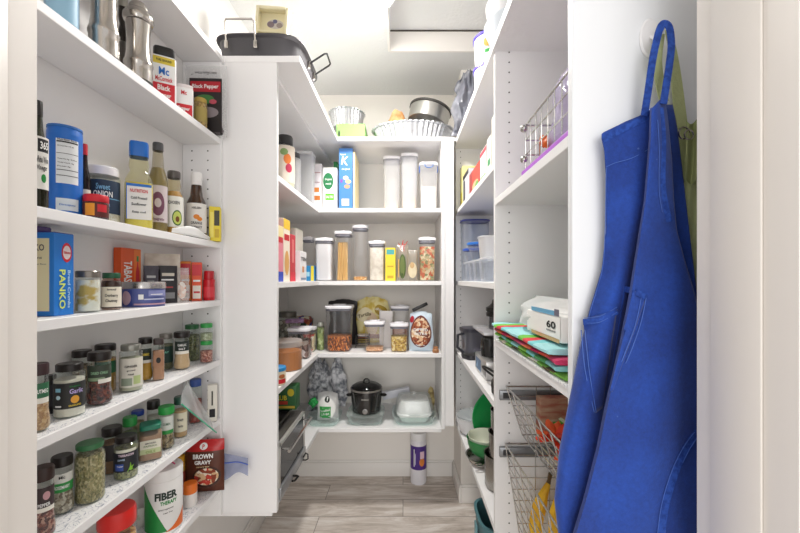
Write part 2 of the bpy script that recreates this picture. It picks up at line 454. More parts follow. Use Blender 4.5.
# ------------------------------------------------------------------ generic goods
INK = mat('1c1c1e', .6); PAPER = mat('f0ece2', .6); WHT = mat('f6f6f4', .5)
def face_cam(x, Y, bias=0): return math.atan2(-x, Y)+bias
def px_rad(w, x, Y): return w*Y/(2*F*math.sqrt(1+(x/Y)**2))
BLK = mat('1d1715', .35); BRN = mat('2c1c19', .35)
def jar(label, px, w, ytop, z, x=None, Y=None, lid=BLK, lidh=.14, lidr=.88, cont=None, fill=.8, lab=None, labm=PAPER, arc=150,
        txt=(), prints=(), shape='jar', n=2, group=None, name='spice_jar', cat='spice jar', body=GLASS, bias=0, ribs=True, zt=None, squash=None, sx=1):
    """upright container; ytop is the picture row of the top of its lid, z the shelf it stands on"""
    if Y is None: Y = YP(px, x)
    else: x = XP(px, Y)
    r = px_rad(w, x, Y); zt = zt if zt is not None else ZP(ytop, Y+(.8 if ytop > CY else -.8)*r)
    h = zt-z
    t = thing(name, label, cat, (x, Y, z+.0006), face_cam(x, Y, bias), group)
    seg = 36 if n == 2 else 48
    hl = h*lidh; hb = h-hl
    if shape == 'jar':
        prof = [(0, 0), (r*.86, 0), (r*.97, h*.03), (r, h*.07), (r, hb*.84), (r*.95, hb*.91), (r*lidr*.93, hb*.97), (r*lidr*.93, hb+hl*.3)]
        zc = hb*.86
    elif shape == 'straight':
        prof = [(0, 0), (r*.95, 0), (r, h*.02), (r, hb*.97), (r*lidr*.95, hb), (r*lidr*.95, hb+hl*.3)]; zc = hb*.97
    elif shape == 'bottle':
        prof = [(0, 0), (r*.92, 0), (r, h*.03), (r, hb*.60), (r*.93, hb*.68), (r*.62, hb*.80), (r*lidr*1.05, hb*.88), (r*lidr*.92, hb), (r*lidr*.92, hb+hl*.3)]; zc = hb*.62
    elif shape == 'waist':      # rounded bottle drawn in below the label
        prof = [(0, 0), (r*.85, 0), (r*.98, h*.05), (r, h*.16), (r*.90, h*.28), (r*.9, h*.55), (r*.96, h*.62), (r*.9, hb*.82), (r*lidr*.95, hb*.93), (r*lidr*.92, hb+hl*.3)]; zc = hb*.84
    elif shape == 'bulge':     # jar whose lower part swells out under the label
        prof = [(0, 0), (r*.8, 0), (r*.98, h*.06), (r, h*.17), (r*.86, h*.31), (r*.85, hb*.86), (r*.82, hb*.94), (r*lidr*.9, hb+hl*.3)]; zc = hb*.88
    b = B(); b.lathe(prof, body, seg, n=n, caps=False); b.obj('glass_body', t)
    if cont:
        b = B(); f = .955
        zf = .004+zc*fill; pr = [(0, .003)]
        for p in prof[1:]:
            if p[1] < zf: pr.append((p[0]*f, max(p[1], .003)))
        # interpolate radius at the fill line
        for a, c in zip(prof, prof[1:]):
            if a[1] <= zf <= c[1] and c[1] > a[1]:
                q = (zf-a[1])/(c[1]-a[1]); pr.append(((a[0]+(c[0]-a[0])*q)*f, zf))
        pr.append((0, zf+.001)); b.lathe(pr, cont, seg, n=n, caps=False); b.obj('contents', t)
    if lid:
        b = B(); R = r*lidr
        pr = [(R*.97, hb), (R, hb+hl*.06), (R, hb+hl*.86), (R*.93, h), (0, h)]
        if ribs: b.lathe(pr, lid, 48, n=n, flute=.012, fn=24, caps=False)
        else: b.lathe(pr, lid, seg, n=n, caps=False)
        b.obj('lid', t)
    if lab:
        b = B(); a = math.radians(arc)/2; lo, hi = lab
        R = r*1.006
        if shape == 'bulge': R = r*.865
        if shape == 'waist': R = r*.905
        if n == 2:
            b.lathe([(R, lo*h), (R, hi*h)], labm, max(6, int(arc/4)), caps=False, arc=(-PI/2-a, -PI/2+a))
            L = b.obj('label', t); pl = on_cyl(R*1.006)
        else:
            b.box(-r*.86, r*.86, -r*1.012, -r*1.004, lo*h, hi*h, labm); L = b.obj('label', t); pl = on_front(-r*1.02)
        if prints: shapes(L, [tuple([p[0]]+[q*r if k in (0, 1) and p[0] == 'rect' or (p[0] == 'ell' and k in (0, 2)) else (q*h if isinstance(q, (int, float)) else q) for k, q in enumerate(p[1:])]) for p in prints], (on_cyl(R*1.009) if n == 2 else on_front(-r*1.024)), 'print')
        if txt:
            it = []
            for e in txt:
                tx, v, hh, ww, m = e[:5]; u = e[5] if len(e) > 5 else 0; ang = e[6] if len(e) > 6 else 0
                it.append((tx, u*r, v*h, hh*h, ww*r if ww else None, m, ang))
            lettering(L, it, (on_cyl(R*1.012+.0012) if n == 2 else on_front(-r*1.026-.0016)))
    return t
def carton(label, x0, x1, y0, y1, z, h, cols, name='box', cat='box', group=None, rz=0, face='front', txt=(), prints=(), flap=None, side=None, rot=None):
    """cardboard box; cols = main material; prints/txt in fractions on the face seen. local origin at its base centre"""
    w, d = x1-x0, y1-y0
    t = thing(name, label, cat, ((x0+x1)/2, (y0+y1)/2, z+.0006), rz, group, rot)
    b = B(); b.box(-w/2, w/2, -d/2, d/2, 0, h, cols, .0008, 1)
    b.obj('carton', t)
    b = B(); fl = flap or cols; b.box(-w/2+.001, w/2-.001, -d/2+.001, -.0004, h+.0001, h+.0012, fl); b.box(-w/2+.001, w/2-.001, .0004, d/2-.001, h+.0001, h+.0012, fl); b.obj('flap', t)
    for fc, pr, tx in ((face, prints, txt), ('left' if face == 'front' else 'front',)+(side or ((), ()))):
        if not pr and not tx: continue
        if fc == 'front': W, pl, pl2 = w, on_front(-d/2-.0004), on_front(-d/2-.0012)
        elif fc == 'left': W, pl, pl2 = d, on_left(-w/2-.0004), on_left(-w/2-.0012)
        else: W, pl, pl2 = d, on_right(w/2+.0004), on_right(w/2+.0012)
        P = []
        for p in pr:
            if p[0] == 'rect': P.append(('rect', (p[1]-.5)*W, (p[2]-.5)*W, p[3]*h, p[4]*h, p[5]))
            elif p[0] == 'ell': P.append(('ell', (p[1]-.5)*W, p[2]*h, p[3]*W, p[4]*h, p[5]))
            else: P.append(('poly', [((u-.5)*W, v*h) for u, v in p[1]], p[2]))
        # stack overlapping prints so that later ones lie on top
        for k, p in enumerate(P):
            pass
        if P:
            o = None
            bb = B()
            for k, p in enumerate(P):
                off = .00012*k
                if fc == 'front': q = on_front(-d/2-.0004-off)
                elif fc == 'left': q = on_left(-w/2-.0004-off)
                else: q = on_right(w/2+.0004+off)
                i = bb.mi(p[-1])
                if p[0] == 'rect': pts = ((p[1], p[3]), (p[2], p[3]), (p[2], p[4]), (p[1], p[4]))
                elif p[0] == 'ell': pts = [(p[1]+p[3]*math.cos(s*PI/10), p[2]+p[4]*math.sin(s*PI/10)) for s in range(20)]
                else: pts = p[1]
                f = bb.bm.faces.new([bb.bm.verts.new(q(*v)) for v in pts]); f.material_index = i
            bb.obj('printed_panel', t)
        if tx:
            lettering(t, [(e[0], (e[1]-.5)*W, e[2]*h, e[3]*h, e[4]*W if e[4] else None, e[5], e[6] if len(e) > 6 else 0) for e in tx], pl2)
    return t
def pil_pt(u, v, sgn, w, h, d, seal, wr, seed, lean, irr):
    body = max(0, 1-abs(u)**2.6)**.6
    vv = (v-seal)/(1-2*seal)
    vert = max(0, min(1, 1-abs(vv*2-1)**3))**.6 if 0 < vv < 1 else 0
    if v < .5: vert = max(vert, min(1, vv*7)) if vv > 0 else 0
    nz = noise.noise(Vector((u*2.2+seed*7, v*3.1, sgn*3)))*wr*(.4+body)
    if irr: nz += irr*.5*noise.noise(Vector((u*5+seed, v*6, sgn*2)))*body
    x = u*w/2*(1-.03*noise.noise(Vector((v*5, seed, 1))))*(1+irr*.6*noise.noise(Vector((v*2.6, seed*3.1, 2)))-irr*.35*v*v)
    z = max(0, v*h*(1-irr*.35*u*u*v-irr*.3*abs(noise.noise(Vector((u*2.4, seed, 9))))*v))
    return (x, sgn*(d/2*body*vert+.0008)+d*nz*.5+lean*v*v, z)
def pillow(b, w, h, d, m, seal=.04, wr=.12, seed=0, nu=18, nv=20, flat=.9, matfn=None, lean=0, irr=0):
    """soft filled bag standing on z=0, front to -y"""
    for sgn in (-1, 1):
        b.grid(lambda a, c, sgn=sgn: pil_pt(a*2-1, c, sgn, w, h, d, seal, wr, seed, lean, irr), nu, nv, matfn or m)
    return b
def packet(label, px, w, ytop, z, Y, m, name='packet', cat='packet', d=.03, rz=None, x=None, group=None, txt=(), prints=(), seed=1, lean=0, front=None, wr=.12, irr=0):
    if x is not None: Y = YP(px, x)
    else: x = XP(px, Y)
    W = 2*px_rad(w, x, Y); h = ZP(ytop, Y)-z
    t = thing(name, label, cat, (x, Y, z+.0006), face_cam(x, Y) if rz is None else rz, group)
    b = B(); pillow(b, W, h, d, m, seed=seed, lean=lean, wr=wr, irr=irr); b.obj('pouch', t)
    def pl(off):
        def f(u, v):
            p = pil_pt(u/(W/2), v/h, -1, W, h, d, .04, wr, seed, lean, irr); return (p[0], p[1]-off, p[2])
        return f
    if prints:
        b = B()
        for k, p in enumerate(prints):
            q = pl(.0025+.0007*k)
            if p[0] == 'rect':
                u0, u1, v0, v1 = (p[1]-.5)*W, (p[2]-.5)*W, p[3]*h, p[4]*h
                b.grid(lambda a, c: q(u0+(u1-u0)*a, v0+(v1-v0)*c), 8, 8, p[5])
            else:
                cu, cv, ru, rv = (p[1]-.5)*W, p[2]*h, p[3]*W, p[4]*h
                b.grid(lambda a, c: q(cu+ru*c*math.cos(2*PI*a), cv+rv*c*math.sin(2*PI*a)), 20, 3, p[5])
        b.obj('printed_panel', t)
    if txt:
        lettering(t, [(e[0], (e[1]-.5)*W, e[2]*h, e[3]*h, e[4]*W if e[4] else None, e[5], e[6] if len(e) > 6 else 0) for e in txt], pl(.0025+.0007*len(prints)+.0008))
    return t
PEPR = mat('c8202c', .5); YEL = mat('f2d64a', .5); RED = mat('d01f2e', .45); BLUE = mat('1f6fc4', .45); GRN = mat('1d8a3c', .45); ORG = mat('ea6a1e', .5)
NAVY = mat('22364f', .5); CAPG = mat('2f9a48', .4); CAPD = mat('1f6b45', .4); SILV = mat('a8a49c', .3, .8)
GOLD = mat('b89b48', .5); LBLK = mat('24302a', .5); LGRN = mat('2f6b4a', .5)

# ------------------------------------------------------------------ shelf liners (printed paper)
def liner_mat():
    m = bpy.data.materials.new('liner'); m.use_nodes = True; nt = m.node_tree; b = nt.nodes['Principled BSDF']; L = nt.links; N = nt.nodes.new
    tc = N('ShaderNodeTexCoord'); w1 = N('ShaderNodeTexNoise'); w1.inputs['Scale'].default_value = 55; w1.inputs['Detail'].default_value = 1; w1.inputs['Distortion'].default_value = 1.6
    r = N('ShaderNodeValToRGB'); e = r.color_ramp.elements
    e[0].position = .465; e[0].color = (*hexc('f1f1f1'), 1); e[1].position = .53; e[1].color = (*hexc('f1f1f1'), 1)
    k = e.new(.497); k.color = (*hexc('8f95a8'), 1)
    L.new(tc.outputs['Object'], w1.inputs['Vector']); L.new(w1.outputs['Fac'], r.inputs['Fac']); L.new(r.outputs['Color'], b.inputs['Base Color']); b.inputs['Roughness'].default_value = .6
    return m
LIN = liner_mat()
LT = .0012
def liner(label, x0, x1, y0, y1, z, curl=None):
    b = B()
    b.box(x0, x1, y0, y1, z+.0003, z+LT, LIN)
    if curl: b.box(curl[0], curl[1], y0, y1, z-.01, z+LT, LIN)
    tag(b.obj('shelf_liner'), label, 'shelf liner', 'printed paper liners on the shelves')
for z, s in ((SP[4], 'white patterned paper liner under upper row of spice jars'), (SP[5], 'white patterned paper liner under the tarragon jar row'), (SP[6], 'white patterned paper liner on lowest spice shelf')):
    liner(s, XL+.003, -.6145, .5635, K1-.021, z)

# ------------------------------------------------------------------ S1: grinders and pepper
z = SP[1]
def grinder(label, px, w, x, z, h, base=True, body=STEEL, name='pepper_grinder'):
    Y = YP(px, x); r = px_rad(w, x, Y)
    t = thing(name, label, 'grinder', (x, Y, z+.0006), face_cam(x, Y), 'steel grinders on the top spice shelf')
    b = B(); b.lathe([(0, 0), (r*.96, 0), (r, .004), (r, h*.05)], BLACK, 40, caps=False); b.obj('base_ring', t)
    b = B(); b.lathe([(r*1.0, h*.05), (r*.98, h*.17), (r*.95, h*.22), (r*1.02, h*.245), (r*1.02, h*.265), (r*.93, h*.29), (r*.83, h*.38), (r*.80, h*.50), (r*.82, h*.62), (r*.88, h*.70), (r*.9, h*.73)], body, 40, caps=False); b.obj('grinder_body', t)
    b = B(); b.lathe([(r*.85, h*.735), (r*1.0, h*.745), (r*1.08, h*.78), (r*1.06, h*.82), (r*.9, h*.86), (r*.7, h*.89), (r*.66, h*.93), (r*.5, h*.97), (0, h)], body, 40, caps=False); b.obj('grinder_head', t)
    return t
jar('clear blue-tinted canister leftmost on the grinder shelf', 62, 36, -70, z, x=-.675, body=clear('cfe4f2', .1, .1), cont=blend('a9cde2', 'e8f2f8', 12), fill=.9, lid=WHITE, shape='straight', name='canister', cat='canister', lab=(.15, .75), labm=mat('9ac4dd', .5), arc=120)
grinder('tall steel grinder beside blue-tinted canister on top spice shelf', 104, 33, -.652, z, .254)
grinder('steel grinder with flared head, nearer the black pepper tin', 138.5, 30, -.645, z, .207)
jar('slim black bottle half hidden between the two steel grinders', 123, 11, -8, z, x=-.70, body=mat('2a2320', .2), lid=SILV, shape='bottle', name='bottle', cat='bottle', lab=(.2, .5), labm=mat('56504a', .5), arc=140)
t = jar('black pepper tin with yellow band and dark lid', 164, 25, 46, z, x=-.66, body=mat('e9e4e6', .35), n=5, shape='straight', lid=BLACK, lidh=.16, lidr=.86, lab=(.03, .82), labm=WHT, name='pepper_tin', cat='tin',
    prints=(('rect', -.86, .86, .68, .80, mat('e8d048', .5)), ('rect', -.86, .86, .05, .36, RED)),
    txt=(('Mc', .56, .13, .8, BLUE), ('McCormick', .43, .08, 1.35, RED), ('Black', .28, .09, 1.0, WHT), ('Pepper', .15, .1, 1.15, WHT), ('PURE GROUND', .74, .04, 1.2, INK)))
t = jar('small white and red pepper tin beside larger pepper tin', 184, 19, 84, z, x=-.655, body=mat('f0ebe8', .35), n=5, shape='straight', lid=mat('ece4e2', .4), lidh=.08, lidr=.95, lab=(.04, .88), labm=WHT, name='pepper_tin', cat='tin',
    prints=(('rect', -.86, .86, .08, .42, RED),), txt=(('Mc', .74, .12, .6, RED), ('Pepper', .28, .13, 1.2, WHT)))
jar('small jar of gold-green seasoning beside black pepper packet', 200.5, 14, 97, z, x=-.645, cont=speck(['b89b48', '8f7a30', 'cdb46a'], 200), fill=.95, lid=GOLD, lidr=.9, shape='straight', lab=(.25, .7), labm=mat('a89550', .6), body=clear('f0e6c0', .1))
# black pepper packet in clear bag at the end of the shelf
x = -.650; Y = 1.255; zb = z
t = thing('pepper_packet', 'clear bag of whole black peppercorns with red label', 'packet', (x, Y, z+.0006), .05)
b = B(); pillow(b, .135, .235, .014, BAG, seed=4, wr=.2); b.obj('bag', t)
b = B(); b.grid(lambda a, c: (-.048+.104*a, -.0125, .012+.175*c), 8, 8, mat('221c1e', .5)); L_ = b.obj('label', t)
shapes(L_, [('rect', -.044, .052, .142, .176, mat('b51f2d', .5)), ('ell', .002, .118, .03, .015, mat('3f7a3a', .5)), ('ell', .01, .075, .036, .018, mat('8d8488', .5)), ('ell', .028, .11, .012, .008, mat('c05060', .5)), ('ell', -.014, .048, .02, .01, mat('d06070', .5))], on_front(-.0140), 'print')
lettering(L_, [('Black Pepper', .004, .158, .017, .084, WHT)], on_front(-.0148)); lettering(t, [('WHOLE PEPPERCORNS', .004, .205, .007, .07, INK)], on_front(-.0125))
b = B(); b.lathe([(0, .004), (.04, .006), (.046, .02), (.03, .05), (0, .055)], speck(['2b2628', '4a4446', '6a6264'], 130), 20, n=3, sy=.14, cx=.012, caps=False); b.obj('peppercorns', t)

# ------------------------------------------------------------------ S2: oils and bottles
z = SP[2]
g = 'oil and sauce bottles on the second spice shelf'
jar('dark bottle of white wine vinegar at left frame edge', 37, 24, 98, z, x=-.645, body=clear('6a7a58', .25, .1, hazecol='5a5236'), cont=mat('5d5238', .2), fill=.97, lid=BLK, lidr=.5, shape='bottle', group=g, name='vinegar_bottle', cat='bottle', lab=(.18, .66), labm=mat('e6e4de', .6), arc=190,
    prints=(('rect', -.2, .95, .52, .64, INK), ('ell', .35, .28, .25, .04, GRN)), txt=(('365', .58, .07, .8, WHT, .4), ('White Wine', .45, .06, 1.3, INK, .2), ('Vinegar', .37, .06, 1.0, INK, .2)), bias=.25)
t = jar('tall blue cardboard canister with white nutrition panel', 65, 37, 124, z, x=-.685, body=mat('1d6cc8', .4), shape='straight', lid=mat('2a6cb8', .4), lidh=.03, lidr=1.0, lab=(.06, .9), labm=mat('1d6cc8', .4), name='canister', cat='canister', ribs=False,
    prints=(('rect', -.35, .95, .36, .84, mat('eef1f3', .6)), ('rect', -.35, .95, .02+.05, .20, mat('dfe8ee', .6)), ('rect', -.3, .9, .80, .815, INK), ('rect', -.3, .9, .68, .685, INK), ('rect', -.3, .9, .50, .507, INK), ('rect', -.3, .9, .44, .447, INK), ('poly', [(-.3*.03, .13), (.1*.03, .14)], RED)) [:6],
    txt=(('Nutrition Facts', .83, .022, 1.1, INK, .3), ('Serving size 1/4 tsp', .76, .015, .9, INK, .2), ('Total Fat 0g  Sodium', .62, .016, 1.1, INK, .3), ('Total Carb. 0g', .58, .016, .9, INK, .2), ('Protein 0g', .54, .016, .7, INK, .1), ('Directions', .13, .02, .9, BLUE, .3)), bias=-.15)
jar('small red-capped dark sauce bottle behind blue canister', 84.5, 13, 143, z, x=-.700, body=clear('5a2a1a', .3, hazecol='3a1510'), cont=mat('2a120c', .3), fill=.95, lid=RED, lidr=.5, shape='bottle', group=g, name='sauce_bottle', cat='bottle', lab=(.15, .42), labm=mat('e5dccb', .6))
jar('small red-lidded bouillon jar in front of onion jar', 96, 27, 194, z, x=-.640, cont=mat('3a1a14', .4), fill=.95, lid=RED, lidh=.3, lidr=.98, shape='straight', lab=(.1, .66), labm=mat('5c1f1a', .5), name='bouillon_jar', cat='jar', prints=(('rect', -.9, -.1, .14, .62, mat('e8962a', .5)), ('rect', .1, .9, .3, .6, RED)))
jar('wide onion powder jar with white lid and navy label', 103, 36, 165, z, x=-.700, cont=speck(['efe6d2', 'e4d7bc', 'f5eee0'], 300), fill=.9, lid=mat('f0eef0', .4), lidh=.15, lidr=.97, shape='straight', lab=(.2, .76), labm=NAVY, name='onion_jar', cat='jar', prints=(('rect', -1.2, 1.2, .44, .455, mat('6fa8c8', .5)),), txt=(('Sweet', .64, .1, .8, mat('7fb6d8', .5)), ('ONION', .52, .1, 1.1, WHT), ('POWDER', .34, .05, .8, mat('9cc4dc', .5))))
OIL = mat('d9c23a', .15, trans=0)
jar('square oil bottle with bright blue cap', 139, 29, 140, z, x=-.655, body=clear('f6f4dc', .06), cont=blend('d8c428', 'efe26a', 8, .15), fill=.98, lid=mat('1669c0', .35), lidh=.17, lidr=.68, n=4, shape='bottle', group=g, name='oil_bottle', cat='bottle', lab=(.10, .50), labm=mat('f0eee6', .6), prints=(('rect', -.86, .86, .47, .5, BLUE), ('rect', -.86, -.8, .1, .47, BLUE)), txt=(('NUTRITION', .42, .04, 1.2, RED), ('Cold Pressed', .34, .03, 1.1, INK), ('Sunflower', .27, .03, 1.0, INK), ('Keep cool', .18, .03, .9, INK)))
jar('tall dressing bottle with dark cap and round purple emblem', 158, 20, 141, z, x=-.668, body=clear('f0ece0', .15, hazecol='a09060'), cont=mat('a49868', .3), fill=1.25, lid=mat('4a4a4c', .35), lidh=.09, lidr=.55, shape='bottle', group=g, name='dressing_bottle', cat='bottle', lab=(.12, .52), labm=mat('d9cdd0', .6), prints=(('ell', 0, .32, .7, .13, mat('7c4a62', .5)), ('ell', 0, .33, .35, .05, mat('d9cdd0', .6))), txt=(('Vinaigrette', .15, .04, 1.3, mat('7c4a62', .5)),))
jar('avocado oil jar of amber mayonnaise with grey cap', 174, 20, 170, z, x=-.655, body=clear('f4ecd0', .1), cont=mat('c9a04a', .25), fill=1.2, lid=mat('5a5450', .35), lidh=.11, lidr=.66, shape='bottle', group=g, name='avocado_oil_bottle', cat='bottle', lab=(.13, .60), labm=mat('efeee6', .6), prints=(('ell', .35, .27, .55, .12, mat('3a6a2a', .5)), ('ell', .35, .27, .45, .1, mat('c8d46a', .5)), ('ell', .35, .25, .2, .045, mat('7a4a20', .5))), txt=(('CHOSEN', .5, .05, 1.2, INK),))
jar('dark brown bottle with white cap and orange fruit label', 196.5, 21, 171, z, x=-.652, body=mat('3f2610', .08, coat=.5), shape='bottle', lid=mat('f2f0ee', .35), lidh=.19, lidr=.54, group=g, name='extract_bottle', cat='bottle', lab=(.1, .53), labm=mat('efece6', .6), prints=(('ell', 0, .33, .3, .035, mat('e88a22', .5)), ('ell', .3, .3, .26, .03, mat('e88a22', .5))), txt=(('NIELSEN', .46, .03, .9, INK), ('ORANGE', .24, .04, 1.1, INK), ('EXTRACT', .18, .03, 1.1, INK)))
Y = 1.238; x = XP(215.5, Y)
carton('small yellow and black box at right end of bottle shelf', x-.017, x+.016, Y-.016, Y+.016, z, ZP(208, Y)-z, mat('e8d22c', .5), name='yeast_box', rz=.35, prints=(('rect', .45, .92, .45, .9, mat('3a3a28', .5)), ('rect', .1, .4, .1, .85, mat('f4e46a', .5)), ('rect', .5, .9, .1, .35, mat('c8a820', .5))))
# curled loose sheet of liner lying at the shelf edge
b = B()
b.grid(lambda a, c: (-.6155+.004*math.sin(PI*a)+.002*c, 1.01+.20*a, SP[2]+.002+c*(.010+.018*math.sin(PI*(1-a)*.9)**2)), 16, 4, mat('f4f4f2', .5))
o = b.obj('paper_sheet'); md = o.modifiers.new('s', 'SOLIDIFY'); md.thickness = .0006
tag(o, 'curled white paper edge in front of the avocado oil bottle', 'paper')

# ------------------------------------------------------------------ S3: boxes, tin
z = SP[3]
Y0 = YP(54, -.625); Y1 = 0
bl = mat('1d78cf', .4)
x0b, x1b = -.725, -.640
zz = ZP(232, .72)-z
t = carton('blue box of panko bread crumbs with beige back panel', x0b, x1b, .697, .739, z, .154, bl, name='breadcrumb_box', rz=0, face='right', flap=mat('2a2f8a', .5),
    prints=(('ell', .62, .77, .26, .12, RED), ('ell', .62, .77, .2, .085, mat('e8d8d8', .5))), txt=(('Kikkoman', .62, .77, .035, .34, RED, 0), ('PANKO', .38, .32, .085, 1.75, mat('d8ea6a', .5), -PI/2), ('Bread Crumbs', .72, .32, .04, 1.7, mat('b8dcf4', .5), -PI/2)),
    side=((('rect', .05, .9, .06, .93, mat('e6dcb4', .6)),), (('PANKO', .55, .82, .08, .5, mat('4a4a50', .6)), ('Directions', .5, .7, .03, .5, mat('6a6a60', .6)), ('Ingredients wheat flour', .5, .62, .02, .7, mat('6a6a60', .6)))))
b = B(); pillow(b, .03, .0125, .05, clear('d8c8e8', .5, hazecol='8a78b8', bump=.5), seed=9, wr=.1); o = b.obj('folded_bag', loc=(-.69, .718, z+.1565), rz=1.3)
tag(o, 'crumpled purple plastic bag on top of blue panko box', 'plastic bag')
jar('clip-top glass jar of yellow and white tea bags', 88, 26, 271, z, x=-.655, cont=blend('cfae52', 'f0ece0', 30, lo=.42, hi=.5), fill=.9, lid=mat('8f8880', .3, .7), lidh=.16, lidr=.98, shape='straight', name='glass_jar', cat='jar')
jar('dark chutney jar with green lid and cream oval label', 111.5, 21, 273, z, x=-.655, cont=mat('38180f', .3), fill=1.0, body=clear('e8d8cc', .03), lid=mat('1f5a3c', .4), lidh=.15, shape='jar', lab=(.08, .62), labm=mat('efe7d6', .6), name='chutney_jar', cat='jar', txt=(('Stonewall', .55, .05, .9, INK), ('Cranberry', .38, .1, 1.3, INK), ('Chutney', .24, .1, 1.2, INK)))
Y = 1.10; 
def tin_round(label, px, w, ytop, z, x, h=None):
    Y = YP(px, x); r = px_rad(w, x, Y); h = ZP(ytop, Y)-z
    t = thing('round_tin', label, 'tin', (x, Y, z+.0006), face_cam(x, Y))
    b = B(); b.lathe([(0, 0), (r*.98, 0), (r, .002), (r, h*.72)], mat('55609c', .4), 48, caps=False); bd = b.obj('tin_body', t)
    b = B(); b.lathe([(r*1.01, h*.72), (r*1.04, h*.74), (r*1.04, h*.94), (r*1.0, h), (r*.9, h*.985), (0, h*.985)], mat('b9b6b4', .25, .9), 48, caps=False); b.obj('lid', t)
    shapes(bd, [('rect', -r*1.3, -r*.55, h*.05, h*.68, mat('3c4a94', .4)), ('ell', -r*.9, h*.36, r*.3, h*.28, mat('c9a7b4', .5)), ('rect', r*.2, r*1.3, h*.42, h*.66, mat('8a90c4', .4)), ('rect', -r*.45, r*1.3, h*.08, h*.14, mat('c8a0b0', .5))], on_cyl(r*1.006), 'print')
    shapes(bd, [('rect', r*.3, r*1.2, h*.56, h*.60, WHT), ('rect', r*.3, r*1.0, h*.48, h*.51, WHT), ('rect', r*.0, r*1.1, h*.28, h*.33, mat('c8cce8', .5)), ('rect', -r*.25, -r*.02, h*.3, h*.5, WHT)], on_cyl(r*1.014), 'print')
    return t
tin_round('wide flat blue and lilac tin with silver lid', 144, 44, 282, z, -.657)
Y = YP(129, -.715)
t = carton('orange pepper sauce packet box behind the round tin', -.733, -.7125, Y-.030, Y+.042, z, ZP(249, Y)-z, mat('e2571c', .45), name='sauce_box', face='right',
    prints=(('rect', .62, .98, .0, 1, mat('ee7a2c', .45)), ('poly', [(.7, .35), (.92, .35), (.9, .6), (.84, .7), (.83, .85), (.78, .85), (.77, .7), (.71, .6)], RED), ('rect', .75, .86, .78, .88, GRN)), txt=(('TABASCO', .3, .5, .20, 1.15, WHT, -PI/2),))
def card_packet(label, px, w, ytop, z, x, m, tilt=-.2, d=.01, txt=(), prints=(), name='seasoning_packet'):
    Y = YP(px, x); W = 2*px_rad(w, x, Y)
    h = (ZP(ytop, Y)-z)/math.cos(tilt)
    t = thing(name, label, 'packet', (x, Y, z+.001), 0, None)
    t.rotation_euler = (tilt, 0, face_cam(x, Y, .1))
    b = B(); pillow(b, W, h, d, m, seed=int(px), wr=.2); b.obj('pouch', t)
    if prints: shapes(t, [('rect', p[0]*W, p[1]*W, p[2]*h, p[3]*h, p[4]) for p in prints], on_front(-d/2-.0025), 'printed_panel')
    if txt: lettering(t, [(e[0], e[1]*W, e[2]*h, e[3]*h, e[4]*W, e[5]) for e in txt], on_front(-d/2-.0035))
    return t
card_packet('beige paper packet standing behind the black seasoning packet', 163, 36, 254, z, -.694, blend('cfc2b2', 'e2d8ca', 30), -.05)
card_packet('small black seasoning packet left of the larger black one', 151, 15, 266, z, -.682, mat('4a4650', .4), -.03, prints=((-.3, .3, .68, .74, mat('c8c8c8', .5)), (-.25, .2, .58, .61, mat('9a9a9a', .5))))
card_packet('larger black seasoning packet with white writing behind round tin', 168, 19, 266, z, -.667, mat('29262a', .4), -.03, prints=((-.35, .35, .12, .28, mat('8a8a8a', .5)), (-.33, .33, .72, .80, mat('d8d0c0', .5)), (-.36, .30, .60, .64, WHT), (-.25, .25, .40, .44, mat('b04040', .5))))
packet('small clear bag of pinkish sweets beside the orange boxes', 182, 14, 268, z, None, BAG, x=-.648, d=.03, name='sweets_bag', cat='bag', seed=5, prints=(('ell', .5, .35, .3, .25, speck(['e8cfc0', 'd08a70', 'f2e8e0'], 120)),))
Y = YP(190.5, -.680)
for (pa, xx, mm, lb, yt, w_, tx) in ((186, -.690, 'e8862a', 'orange spice box behind the red-topped one', 262, .03, 'CURRY'), (197, -.652, 'e6562a', 'orange and red spice box beside small red jar', 263, .028, 'SAZON')):
    Y = YP(pa, xx)
    carton(lb, xx-w_/2, xx+w_/2, Y-.014, Y+.014, z, ZP(yt, Y)-z, mat(mm, .5), name='spice_box', rz=.45, prints=(('rect', .05, .95, .66, .95, RED), ('rect', .1, .9, .06, .4, mat('f0e4d8', .5)), ('rect', .2, .8, .2, .25, RED), ('rect', .15, .85, .5, .55, WHT)), side=((('rect', .1, .9, .3, .8, mat('f2a23a', .5)),), ()))
jar('small red plastic shaker at right end of the orange box shelf', 209, 12, 271, z, x=-.628, body=mat('c4202c', .35), lid=mat('b81c28', .35), lidh=.28, lidr=.85, shape='straight', name='spice_shaker', cat='shaker', lab=(.1, .45), labm=mat('d8404a', .5))

